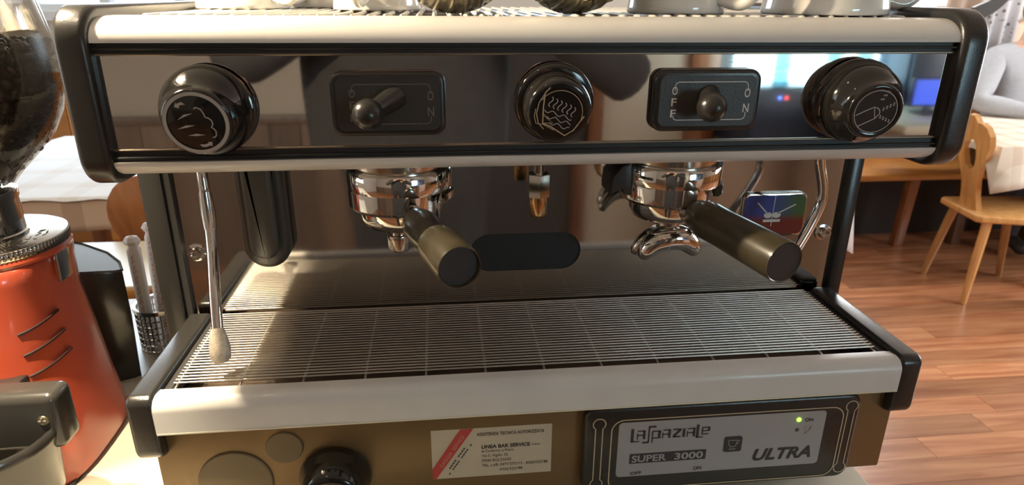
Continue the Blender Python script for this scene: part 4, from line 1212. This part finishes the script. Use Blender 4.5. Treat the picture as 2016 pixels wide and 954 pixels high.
# ================================================================ TABLES, CLOTHS
def table(x0, x1, y0, y1, z, label, mt, name='dining_table', inset=0.10):
    t = thing(name, label, 'table', ((x0+x1)/2, (y0+y1)/2, FL))
    part('tabletop', MB().box(x0, x1, y0, y1, z-0.032, z, 0.004), mt, t)
    for fx in (x0+inset, x1-inset):
        for fy in (y0+0.07, y1-0.07):
            part('leg', MB().box(fx-0.03, fx+0.03, fy-0.03, fy+0.03, FL, z-0.10, 0.004), mt, t)
    part('apron', MB().box(x0+0.05, x1-0.05, y0+0.05, y0+0.07, z-0.11, z-0.032).box(x0+0.05, x1-0.05, y1-0.07, y1-0.05, z-0.11, z-0.032).box(x0+0.05, x0+0.07, y0+0.07, y1-0.07, z-0.11, z-0.032).box(x1-0.07, x1-0.05, y0+0.07, y1-0.07, z-0.11, z-0.032), mt, t)
    return t
def cloth(x0, x1, y0, y1, z, drop, mt, label, wave=0.012, corner=0.7, seed=1, left=None):
    random.seed(seed)
    g = 0.006
    x0 -= g; x1 += g; y0 -= g; y1 += g
    per = []
    def seg(ax, ay, bx_, by_, nx, ny):
        L = math.hypot(bx_-ax, by_-ay); n = max(8, int(L/0.05))
        for i in range(n):
            f = i/n
            per.append((ax+(bx_-ax)*f, ay+(by_-ay)*f, nx, ny, min(f, 1-f)*L))
    seg(x0, y0, x1, y0, 0, -1); seg(x1, y0, x1, y1, 1, 0); seg(x1, y1, x0, y1, 0, 1); seg(x0, y1, x0, y0, -1, 0)
    n = len(per); ph = random.uniform(0, 6)
    rows = []
    rows.append([(p[0], p[1], z) for p in per])
    for k in range(1, 6):
        f = k/5; row = []
        for i, p in enumerate(per):
            # the corner directions are blended so that the fold falls outward
            pn = per[(i-1) % n]
            nx, ny = p[2], p[3]
            if p[4] < 1e-6: nx, ny = (p[2]+pn[2])*0.7, (p[3]+pn[3])*0.7
            cf = max(0, 1-p[4]/0.22)
            w = wave*math.sin(i*0.9+ph)*f*(1+0.6*math.sin(i*0.31))
            out = 0.004+0.010*f+w*0.8+0.03*cf*f
            dr = left if (left is not None and p[2] < 0) else drop
            d = dr*(1+corner*cf)*f
            row.append((p[0]+nx*out, p[1]+ny*out, z-d+0.004*math.sin(i*1.7)*f))
        rows.append(row)
    # top: a slightly rippled grid
    vs = []; fs = []
    for r_ in rows: vs += [(a, b, c+0.0015) for a, b, c in r_]
    for k in range(5):
        for i in range(n):
            j = (i+1) % n
            fs.append((k*n+i, k*n+j, (k+1)*n+j, (k+1)*n+i))
    fs.append(tuple(range(n)))
    o = single('tablecloth', MB().add(vs, fs), mt, label, 'tablecloth', ((x0+x1)/2, (y0+y1)/2, z), None, None, 60)
    sd = o.modifiers.new('thickness', 'SOLIDIFY'); sd.thickness = 0.0012; sd.offset = 1
    return o
table(2.43, 3.95, 2.17, 2.97, TB, 'wooden dining table under the beige checked cloth', M['dark_wood'], 'dining_table', 0.52)
cloth(2.43, 3.95, 2.17, 2.97, TB, 0.15, M['check_cloth'], 'beige checked tablecloth under the arm of the person in grey', 0.016, 0.4, 2, 0.035)
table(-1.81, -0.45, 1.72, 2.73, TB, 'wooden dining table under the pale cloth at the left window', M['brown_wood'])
cloth(-1.81, -0.45, 1.72, 2.73, TB, 0.115, M['shaded_cloth'], 'tan checked tablecloth hanging over the left table edge', 0.004, 0.2, 4)
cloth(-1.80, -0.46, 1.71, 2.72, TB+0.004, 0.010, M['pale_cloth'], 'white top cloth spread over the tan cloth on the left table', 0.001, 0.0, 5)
table(0.35, 1.545, 1.91, 2.75, TB, 'wooden dining table behind the espresso machine', M['brown_wood'])
cloth(0.35, 1.545, 1.91, 2.75, TB, 0.17, M['white_cloth'], 'white tablecloth whose corner hangs behind the right pillar', 0.012, 1.15, 6)
sb = thing('sideboard', 'low wooden sideboard with a cream top behind the grinder', 'sideboard', (-1.05, 1.10, FL))
part('top', MB().box(-1.70, -0.52, 0.955, 1.262, TB-0.004, TB+0.002, 0.001, 1), M['counter'], sb)
part('top_edge', MB().box(-1.70, -0.52, 0.948, 1.262, TB-0.034, TB-0.004, 0.003), M['orange_pine'], sb)
part('carcass', MB().box(-1.68, -0.54, 0.985, 1.25, FL, TB-0.034), M['dark_wood'], sb)
for i in range(3):
    d = part('door', MB().box(-1.67+i*0.376, -1.30+i*0.376, 0.970, 0.985, FL+0.06, TB-0.05, 0.003), M['dark_wood'], sb)
    part('knob', MB().ellipsoid((-1.34+i*0.376, 0.962, -0.62), 0.012, 0.012, 0.012, 12, 8), M['worn_chrome'], d)

# ================================================================ BENCH AND CHAIRS
bn = thing('bench', 'long honey pine wall bench under the right window', 'bench', (2.7, 3.05, FL))
part('seat', MB().box(1.15, 4.30, 2.835, 3.30, -0.640, -0.600, 0.012, 3), M['orange_pine'], bn)
for fx in (1.35, 2.585, 3.9):
    part('leg', MB().prism([(fx-0.03, FL), (fx+0.03, FL), (fx+0.055, -0.64), (fx-0.005, -0.64)], 'y', 2.875, 2.925, 0.004), M['brown_wood'], bn)
    part('leg', MB().box(fx-0.03, fx+0.03, 3.22, 3.28, FL, -0.64, 0.004), M['brown_wood'], bn)
part('kick_panel', MB().box(1.15, 4.30, 3.10, 3.12, FL, -0.64), mat('dark_kick_board', (0.035, 0.03, 0.028), 0.6), bn)
pts = [(3.400, -0.60)] + [(4.25, -0.60), (4.25, 0.16)]
n = 24
for i in range(n+1):
    x = 4.25-(4.25-3.40)*i/n
    pts.append((x, 0.185+0.045*math.cos((x-3.62)*7.4)))
part('backrest', MB().prism(pts, 'y', 3.335, 3.37, 0.005), M['pine'], bn, 'high pine backrest with a scalloped top')
def board_hole(outline, hole, th):
    """upright board in the local (w, z) plane with a cut-out, thickness th along local depth"""
    bm = bmesh.new(); edges = []
    for loop in (outline, hole):
        vs = [bm.verts.new((a, 0, b)) for a, b in loop]
        edges += [bm.edges.new((vs[i], vs[(i+1) % len(vs)])) for i in range(len(vs))]
    bmesh.ops.triangle_fill(bm, use_beauty=True, edges=edges)
    r = bmesh.ops.extrude_face_region(bm, geom=bm.faces[:])
    for v in r['geom']:
        if isinstance(v, bmesh.types.BMVert): v.co.y += th
    bmesh.ops.recalc_face_normals(bm, faces=bm.faces[:])
    return bm
def chair(C, face, label, mt, outline, hole, seat_z=-0.615):
    f = Vector((math.cos(R(face)), math.sin(R(face)), 0)); w = Vector((-f.y, f.x, 0))
    C = Vector((C[0], C[1], 0))
    t = thing('dining_chair', label, 'chair', (C.x+f.x*0.2, C.y+f.y*0.2, FL))
    B = Matrix((( w.x, f.x, 0, C.x), (w.y, f.y, 0, C.y), (0, 0, 1, 0), (0, 0, 0, 1)))   # local (w, f, z)
    sp = [(-0.150, 0.0), (0.150, 0.0), (0.170, 0.02), (0.205, 0.36), (0.20, 0.41), (0.15, 0.43), (-0.15, 0.43), (-0.20, 0.41), (-0.205, 0.36), (-0.170, 0.02)]
    part('seat', MB().prism(sp, 'z', seat_z-0.032, seat_z, 0.008, 3).xf(B), mt, t)
    for lw, lf, fw, ff in ((-0.13, 0.07, -0.185, 0.02), (0.13, 0.07, 0.185, 0.02), (-0.15, 0.34, -0.19, 0.41), (0.15, 0.34, 0.19, 0.41)):
        part('leg', MB().tube([(lw, lf, seat_z-0.025), (lw*0.5+fw*0.5, lf*0.5+ff*0.5, (seat_z+FL)/2), (fw, ff, FL)], [0.022, 0.020, 0.015], 10).xf(B), mt, t)
    bm = board_hole(outline, hole, 0.024)
    T = B @ Matrix.Translation((0, 0.045, seat_z-0.01)) @ Matrix.Rotation(R(11), 4, 'X')
    part('backrest', MB().addbm(bm, T), mt, t)
    return t
half = [(0.075, 0.0), (0.060, 0.08), (0.062, 0.15), (0.085, 0.22), (0.125, 0.28), (0.150, 0.335), (0.148, 0.38), (0.120, 0.415), (0.080, 0.430), (0.050, 0.428), (0.035, 0.445), (0.018, 0.458)]
outl = half + [(-a, b) for a, b in half[::-1]]
hol = [(0.0, 0.195), (0.034, 0.215), (0.046, 0.26), (0.044, 0.32), (0.020, 0.350), (0, 0.338), (-0.020, 0.350), (-0.044, 0.32), (-0.046, 0.26), (-0.034, 0.215)]
chair((2.400, 2.30), -10, 'honey pine chair with a cut-out back beside the checked table', M['pine'], outl, hol)
rnd = [(0.06, 0.0), (0.055, 0.10)] + [(0.125*math.cos(R(a)), 0.365+0.135*math.sin(R(a))) for a in range(-60, 241, 15)] + [(-0.055, 0.10), (-0.06, 0.0)]
hol2 = [(0.022*math.cos(R(a)), 0.38+0.030*math.sin(R(a))) for a in range(0, 360, 36)]
chair((-0.905, 1.405), 90, 'brown chair with a round back behind the left pillar', M['brown_wood'], rnd, hol2, -0.62)

# ================================================================ CURTAINS
def curtain(x0, x1, z0, z1, y, amp, folds, mt, label, nm='curtain'):
    n = 60; vs = []; fs = []
    for z in (z0, (z0+z1)/2, z1):
        for i in range(n+1):
            f = i/n
            vs.append((x0+(x1-x0)*f, y+amp*math.sin(f*folds*2*math.pi), z))
    for k in range(2):
        for i in range(n):
            fs.append((k*(n+1)+i, k*(n+1)+i+1, (k+1)*(n+1)+i+1, (k+1)*(n+1)+i))
    o = single(nm, MB().add(vs, fs), mt, label, 'curtain', ((x0+x1)/2, y, z0), None, None, 80)
    s = o.modifiers.new('thickness', 'SOLIDIFY'); s.thickness = 0.002
    return o
curtain(3.135, 3.390, -0.030, 1.34, 3.320, 0.020, 3.0, M['floral'], 'white curtain with small dark flowers beside the grey person')
curtain(2.900, 3.130, -0.030, 1.34, 3.320, 0.022, 2.0, M['pink_cloth'], 'plain beige curtain left of the flowered one')
curtain(-2.70, -2.45, 0.10, 1.34, 3.335, 0.020, 3.0, M['white_cloth'], 'plain white curtain at the left window')

# ================================================================ CEILING LAMP WITH CURVED ARMS
cl_ = thing('ceiling_lamp', 'dark metal ceiling lamp with drooping curved arms at the upper right', 'lamp', (2.42, 2.02, ZC))
part('stem', MB().tube([(2.42, 2.02, 0.58), (2.42, 2.02, ZC)], 0.012, 10), M['lampshade'], cl_)
part('hub', MB().lathe([(0, 0.56), (0.04, 0.57), (0.05, 0.60), (0.03, 0.64), (0, 0.65)], (2.42, 2.02, 0), (0, 0, 1), 20), M['lampshade'], cl_)
arc = [(0.03, 0.60), (0.12, 0.565), (0.21, 0.465), (0.275, 0.370), (0.335, 0.306), (0.41, 0.268)]
for a in (180, 60, -60):
    u = Vector((math.cos(R(a)), math.sin(R(a)), 0)); v = Vector((-u.y, u.x, 0))
    cpts = spline([(r, 0, z) for r, z in arc], 6)
    vs = []; fs = []
    for i, p in enumerate(cpts):
        q_ = cpts[min(i+1, len(cpts)-1)]-cpts[max(i-1, 0)]; q_.normalize()
        nrm = Vector((-q_.z, 0, q_.x))
        hw = 0.012+0.018*i/len(cpts)
        for s1, s2 in ((-1, -1), (1, -1), (1, 1), (-1, 1)):
            pp = p+nrm*(hw*s2)
            vs.append(Vector((2.42, 2.02, 0))+u*pp.x+v*(0.008*s1)+Vector((0, 0, pp.z)))
    for i in range(len(cpts)-1):
        for k in range(4):
            fs.append((i*4+k, i*4+(k+1) % 4, (i+1)*4+(k+1) % 4, (i+1)*4+k))
    fs += [(0, 1, 2, 3), tuple(len(vs)-4+k for k in range(4))]
    part('arm', MB().add(vs, fs), M['lampshade'], cl_)

# ================================================================ PEOPLE
def person(name, label, nodes, edges, mats, root, loc, head, hair_len=0.0, face=-90, eyes=True):
    """nodes: name -> (x, y, z, radius); edges: (a, b, material slot); one skinned surface"""
    t = thing(name, label, 'person', loc)
    names = list(nodes); ix = {k: i for i, k in enumerate(names)}
    me = bpy.data.meshes.new('body')
    me.from_pydata([tuple(nodes[k][j]-loc[j] for j in range(3)) for k in names], [(ix[a], ix[b]) for a, b, _ in edges], [])
    o = bpy.data.objects.new('body', me); col.objects.link(o)
    sk_ = o.modifiers.new('skin', 'SKIN'); sk_.use_smooth_shade = True
    for i, k in enumerate(names):
        sv = me.skin_vertices[0].data[i]
        r = nodes[k][3]; sv.radius = r if isinstance(r, tuple) else (r, r)
        sv.use_root = (k == root)
    sb_ = o.modifiers.new('smooth', 'SUBSURF'); sb_.levels = 2; sb_.render_levels = 2
    dgr = bpy.context.evaluated_depsgraph_get()
    m2 = bpy.data.meshes.new_from_object(o.evaluated_get(dgr))
    bpy.data.objects.remove(o)
    m2.name = 'body'
    m2.materials.clear()
    for mt in mats: m2.materials.append(mt)
    sg_ = [(Vector(nodes[a][:3])-Vector(loc), Vector(nodes[b][:3])-Vector(loc), s) for a, b, s in edges]
    for p in m2.polygons:
        c = p.center; best = None
        for a, b, s in sg_:
            ab = b-a; tt = max(0, min(1, (c-a).dot(ab)/max(ab.length_squared, 1e-9)))
            dd = (c-(a+ab*tt)).length
            if best is None or dd < best[0]: best = (dd, s)
        p.material_index = best[1]
        p.use_smooth = True
    b = bpy.data.objects.new('body', m2); col.objects.link(b); b.parent = t
    ORG[b.name] = Vector(loc)
    # face and hair
    hc = Vector(head); u = Vector((math.cos(R(face)), math.sin(R(face)), 0)); v = Vector((-u.y, u.x, 0))
    cap = MB().ellipsoid(hc+Vector((0, 0, 0.02))-u*0.012, 0.084, 0.098, 0.112, 24, 16)
    keep = []
    for fc in cap.f:
        c = sum((Vector(cap.v[i]) for i in fc), Vector())/len(fc)-hc
        if c.dot(u) < 0.045 and c.z > -0.055-hair_len or c.z > 0.075: keep.append(fc)
    cap.f = keep
    part('hair', cap, M['hair'], t, None, None, 80)
    for s in (-1, 1):
        part('eye', MB().ellipsoid(hc+u*0.083+v*(0.031*s)+Vector((0, 0, 0.008)), 0.012, 0.012, 0.008, 12, 8), M['eye'], t)
        part('ear', MB().ellipsoid(hc+v*(0.080*s)+Vector((0, 0, -0.002)), 0.014, 0.018, 0.030, 12, 8), M['skin'], t)
    part('nose', MB().tube([hc+u*0.086+Vector((0, 0, 0.010)), hc+u*0.100+Vector((0, 0, -0.018)), hc+u*0.108+Vector((0, 0, -0.034)), hc+u*0.088+Vector((0, 0, -0.042))], [0.007, 0.010, 0.014, 0.010], 10), M['skin'], t, None, None, 80)
    part('mouth', MB().ellipsoid(hc+u*0.087+Vector((0, 0, -0.064)), 0.024, 0.008, 0.007, 12, 8), mat('lips', (0.45, 0.18, 0.15), 0.4), t)
    return t
def add_hand(nodes, edges, pre, wrist, fwd_, side, upv_, curl=0.35, slot=1):
    """palm and five fingers; fwd_: finger direction, side: towards the thumb, upv_: back of the hand"""
    W = Vector(wrist); f = Vector(fwd_).normalized(); s = Vector(side).normalized(); n = Vector(upv_).normalized()
    p1 = W+f*0.045; p2 = W+f*0.080
    nodes[pre+'palm'] = (*p1, (0.030, 0.016)); edges.append((pre+'wrist', pre+'palm', slot))
    nodes[pre+'knuck'] = (*p2, (0.034, 0.014)); edges.append((pre+'palm', pre+'knuck', slot))
    for i, (off, L) in enumerate(((0.026, 0.070), (0.009, 0.078), (-0.009, 0.073), (-0.026, 0.058))):
        k = p2+s*off*1.15+f*0.012
        a = k+f*(L*0.42)-n*(L*curl*0.25); b = a+f*(L*0.30)-n*(L*curl*0.55); c = b+f*(L*0.16)-n*(L*curl*0.55)
        for nm, pt, r in (('k', k, 0.0095), ('a', a, 0.0088), ('b', b, 0.0082), ('c', c, 0.0070)):
            nodes['%sf%d%s' % (pre, i, nm)] = (*pt, r)
        edges += [(pre+'knuck', '%sf%dk' % (pre, i), slot), ('%sf%dk' % (pre, i), '%sf%da' % (pre, i), slot), ('%sf%da' % (pre, i), '%sf%db' % (pre, i), slot), ('%sf%db' % (pre, i), '%sf%dc' % (pre, i), slot)]
    t1 = W+f*0.035+s*0.034-n*0.004; t2 = t1+f*0.030+s*0.022-n*0.010; t3 = t2+f*0.028+s*0.006-n*0.006
    for nm, pt, r in (('t1', t1, 0.0125), ('t2', t2, 0.0105), ('t3', t3, 0.0085)):
        nodes[pre+nm] = (*pt, r)
    edges += [(pre+'palm', pre+'t1', slot), (pre+'t1', pre+'t2', slot), (pre+'t2', pre+'t3', slot)]
# seated guest in a grey sweater (slot 0 sweater, 1 skin, 2 trousers, 3 shoes)
N = {}; Ed = []
bx_, by_ = 3.285, 3.12
N['pelvis'] = (bx_, by_+0.02, -0.50, (0.155, 0.120)); N['waist'] = (bx_, by_+0.01, -0.33, (0.145, 0.105))
N['chest'] = (bx_-0.005, by_-0.02, -0.13, (0.165, 0.110)); N['upper'] = (bx_-0.01, by_-0.03, 0.000, (0.135, 0.085))
N['neck'] = (bx_-0.015, by_-0.045, 0.085, 0.056); N['neck2'] = (bx_-0.02, by_-0.07, 0.140, 0.054)
N['jaw'] = (bx_-0.02, by_-0.095, 0.205, (0.068, 0.078)); N['skull'] = (bx_-0.02, by_-0.090, 0.285, (0.078, 0.092)); N['crown'] = (bx_-0.02, by_-0.080, 0.345, (0.052, 0.060))
Ed += [('pelvis', 'waist', 0), ('waist', 'chest', 0), ('chest', 'upper', 0), ('upper', 'neck', 0), ('neck', 'neck2', 1), ('neck2', 'jaw', 1), ('jaw', 'skull', 1), ('skull', 'crown', 1)]
for pre, s in (('r', -1), ('l', 1)):
    if s < 0:
        sh, el, wr = (3.105, 3.095, 0.000), (2.955, 2.985, -0.226), (3.175, 2.800, -0.258)
        um = (3.030, 3.045, -0.115)
    else:
        sh, el, wr = (3.465, 3.095, 0.000), (3.630, 2.960, -0.226), (3.390, 2.790, -0.258)
        um = (3.55, 3.03, -0.115)
    N[pre+'sh'] = (*sh, 0.078); N[pre+'um'] = (*um, 0.074); N[pre+'el'] = (*el, 0.064)
    N[pre+'fa'] = (*(Vector(el)*0.55+Vector(wr)*0.45), 0.056); N[pre+'cuff'] = (*(Vector(el)*0.12+Vector(wr)*0.88), 0.038); N[pre+'wrist'] = (*wr, 0.027)
    Ed += [('upper', pre+'sh', 0), (pre+'sh', pre+'um', 0), (pre+'um', pre+'el', 0), (pre+'el', pre+'fa', 0), (pre+'fa', pre+'cuff', 0), (pre+'cuff', pre+'wrist', 1)]
    add_hand(N, Ed, pre, wr, (-s*0.85, -0.35, -0.08), (-s*0.35, 0.8, 0.35), (0, 0, 1), 0.3)
    N[pre+'hip'] = (bx_+s*0.10, by_-0.06, -0.505, 0.088); N[pre+'knee'] = (bx_+s*0.13, 2.70, -0.545, 0.062)
    N[pre+'calf'] = (bx_+s*0.13, 2.72, -0.74, 0.052); N[pre+'ank'] = (bx_+s*0.13, 2.74, -0.955, 0.038); N[pre+'toe'] = (bx_+s*0.14, 2.60, -1.005, 0.036)
    Ed += [('pelvis', pre+'hip', 2), (pre+'hip', pre+'knee', 2), (pre+'knee', pre+'calf', 2), (pre+'calf', pre+'ank', 2), (pre+'ank', pre+'toe', 3)]
person('person', 'seated person in a grey sweater leaning on folded arms at the checked table', N, Ed, [M['sweater'], M['skin'], M['jeans'], M['shoe']], 'pelvis', (bx_, by_, -0.60), (bx_-0.02, by_-0.095, 0.262))
# the photographer behind the bar, mirrored in the steel panel
N = {}; Ed = []
px_, py_ = -0.150, -0.80
N['pelvis'] = (px_, py_-0.02, -0.10, (0.225, 0.125)); N['waist'] = (px_, py_-0.01, 0.06, (0.222, 0.115))
N['chest'] = (px_, py_, 0.26, (0.225, 0.120)); N['upper'] = (px_, py_, 0.385, (0.140, 0.085))
N['neck'] = (px_, py_+0.015, 0.475, 0.055); N['neck2'] = (px_, py_+0.03, 0.525, 0.054)
N['jaw'] = (px_, py_+0.055, 0.590, (0.066, 0.078)); N['skull'] = (px_, py_+0.045, 0.665, (0.078, 0.092)); N['crown'] = (px_, py_+0.035, 0.725, (0.052, 0.060))
Ed += [('pelvis', 'waist', 0), ('waist', 'chest', 0), ('chest', 'upper', 0), ('upper', 'neck', 0), ('neck', 'neck2', 1), ('neck2', 'jaw', 1), ('jaw', 'skull', 1), ('skull', 'crown', 1)]
for pre, s in (('l', -1), ('r', 1)):
    sh = (px_+s*0.175, py_, 0.385)
    el = (px_+s*0.45, -0.745, 0.165) if s > 0 else (px_+s*0.31, -0.70, 0.205)
    wr = (-0.090+s*0.095, -0.605, 0.365)
    N[pre+'sh'] = (*sh, 0.072); N[pre+'um'] = (*((Vector(sh)+Vector(el))/2), 0.066); N[pre+'el'] = (*el, 0.058)
    N[pre+'fa'] = (*(Vector(el)*0.55+Vector(wr)*0.45), 0.050); N[pre+'cuff'] = (*(Vector(el)*0.12+Vector(wr)*0.88), 0.036); N[pre+'wrist'] = (*wr, 0.027)
    Ed += [('upper', pre+'sh', 0), (pre+'sh', pre+'um', 0), (pre+'um', pre+'el', 0), (pre+'el', pre+'fa', 0), (pre+'fa', pre+'cuff', 0), (pre+'cuff', pre+'wrist', 1)]
    add_hand(N, Ed, pre, wr, (-s*0.75, 0.15, 0.55), (0, 0.25, 0.9), (s*0.4, -0.9, 0.1), 0.25)
    N[pre+'hip'] = (px_+s*0.09, py_-0.02, -0.20, 0.092); N[pre+'knee'] = (px_+s*0.10, py_, -0.58, 0.066)
    N[pre+'calf'] = (px_+s*0.10, py_-0.02, -0.76, 0.058); N[pre+'ank'] = (px_+s*0.10, py_-0.03, -0.965, 0.040); N[pre+'toe'] = (px_+s*0.11, py_+0.13, -1.008, 0.038)
    Ed += [('pelvis', pre+'hip', 2), (pre+'hip', pre+'knee', 2), (pre+'knee', pre+'calf', 2), (pre+'calf', pre+'ank', 2), (pre+'ank', pre+'toe', 3)]
person('person', 'person in a dark sweater mirrored in the steel control panel', N, Ed, [M['dark_cloth'], M['skin'], M['dark_cloth'], M['shoe']], 'pelvis', (px_, py_, FL), (px_, py_+0.055, 0.645), 0.02, 90)

# ================================================================ BEHIND THE BAR (seen in the mirrors)
struct('door_1', MB().box(1.24, 1.62, YF, YF+0.02, FL, 0.95), mat('dark_door', (0.06, 0.05, 0.05), 0.5))
struct('trim_4', MB().box(1.10, 1.24, YF, YF+0.06, FL, 1.0, 0.006), M['brown_wood'])
struct('door_3', MB().box(0.12, 0.62, YF, YF+0.02, FL, 0.98), mat('dark_brown_door', (0.05, 0.043, 0.038), 0.5))
struct('trim_5', MB().box(0.62, 0.69, YF, YF+0.06, FL, 1.0, 0.006), M['brown_wood'])
struct('door_2', MB().box(0.69, 1.10, YF, YF+0.03, FL, 0.98, 0.004), mat('cream_door', (0.60, 0.52, 0.40), 0.5))
co = thing('drinks_cooler', 'lit drinks cooler with cool white light mirrored in the control panel', 'cooler', (1.60, -2.40, FL))
part('cabinet', MB().box(1.26, 1.94, -2.59, -2.20, -0.32, -0.035, 0.01), M['navy'], co)
part('base_cabinet', MB().box(1.26, 1.94, -2.59, -2.18, FL, -0.32, 0.01), mat('tan_cabinet', (0.50, 0.36, 0.27), 0.5), co)
part('back_light', MB().box(1.27, 1.93, -2.46, -2.40, -0.035, 0.62), M['cool_light'], co, 'glowing cool white back panel')
part('canopy', MB().box(1.26, 1.94, -2.59, -2.20, 0.62, 0.68, 0.01), M['navy'], co)
part('shelf', MB().box(1.28, 1.92, -2.395, -2.24, 0.26, 0.275), M['white_frame'], co)
part('indicator', MB().ellipsoid((1.375, -2.198, -0.080), 0.008, 0.004, 0.008, 10, 6), mat('blue_led', (0.1, 0.2, 1), 0.3, emis=(0.1, 0.25, 1), estr=4), co)
part('indicator', MB().ellipsoid((1.405, -2.198, -0.080), 0.008, 0.004, 0.008, 10, 6), mat('red_led', (1, 0.1, 0.1), 0.3, emis=(1, 0.1, 0.1), estr=3), co)
for i in range(3):
    x = (1.42, 1.66, 1.80)[i]
    b = single('bottle', MB().lathe([(0, -0.0345), (0.034, -0.0345), (0.036, -0.025), (0.036, 0.12), (0.030, 0.15), (0.013, 0.18), (0.012, 0.225), (0.0, 0.225)], (x, -2.30, 0), (0, 0, 1), 20), M['bottle_clear'],
        'pale glass bottle in the lit cooler, %s in its row' % ('leftmost', 'in the middle', 'rightmost')[i], 'bottle', (x, -2.30, -0.035), 'bottles in the lit cooler')
bc = thing('back_counter', 'beige back counter carrying a small blue screen, mirrored at the right', 'counter', (2.1, -1.9, FL))
part('worktop', MB().box(1.58, 2.70, -2.12, -1.66, -0.135, -0.105, 0.004), M['counter'], bc)
part('cabinet', MB().box(1.62, 2.68, -2.10, -1.70, FL, -0.135), mat('tan_counter_front', (0.50, 0.36, 0.27), 0.5), bc)
tc_ = thing('tall_cabinet', 'tall dark blue cabinet behind the small blue screen', 'cabinet', (2.6, -2.4, FL))
part('cabinet_body', MB().box(1.98, 3.30, -2.58, -2.25, FL, 0.70, 0.006), M['navy'], tc_)
for i in range(3):
    part('door', MB().box(1.99+i*0.435, 2.42+i*0.435, -2.25, -2.232, FL+0.08, 0.68, 0.004), M['navy'], tc_)
po = thing('till_screen', 'small blue lit screen standing on the back counter', 'screen', (1.85, -1.90, -0.105))
part('stand', MB().box(1.80, 1.90, -1.95, -1.87, -0.105, -0.095, 0.003).box(1.84, 1.86, -1.93, -1.91, -0.095, -0.02), M['black_satin'], po)
part('screen_body', MB().box(1.765, 1.935, -1.93, -1.905, -0.075, 0.035, 0.004), M['black_satin'], po)
part('screen', MB().box(1.773, 1.927, -1.905, -1.9035, -0.068, 0.028), M['blue_screen'], po)
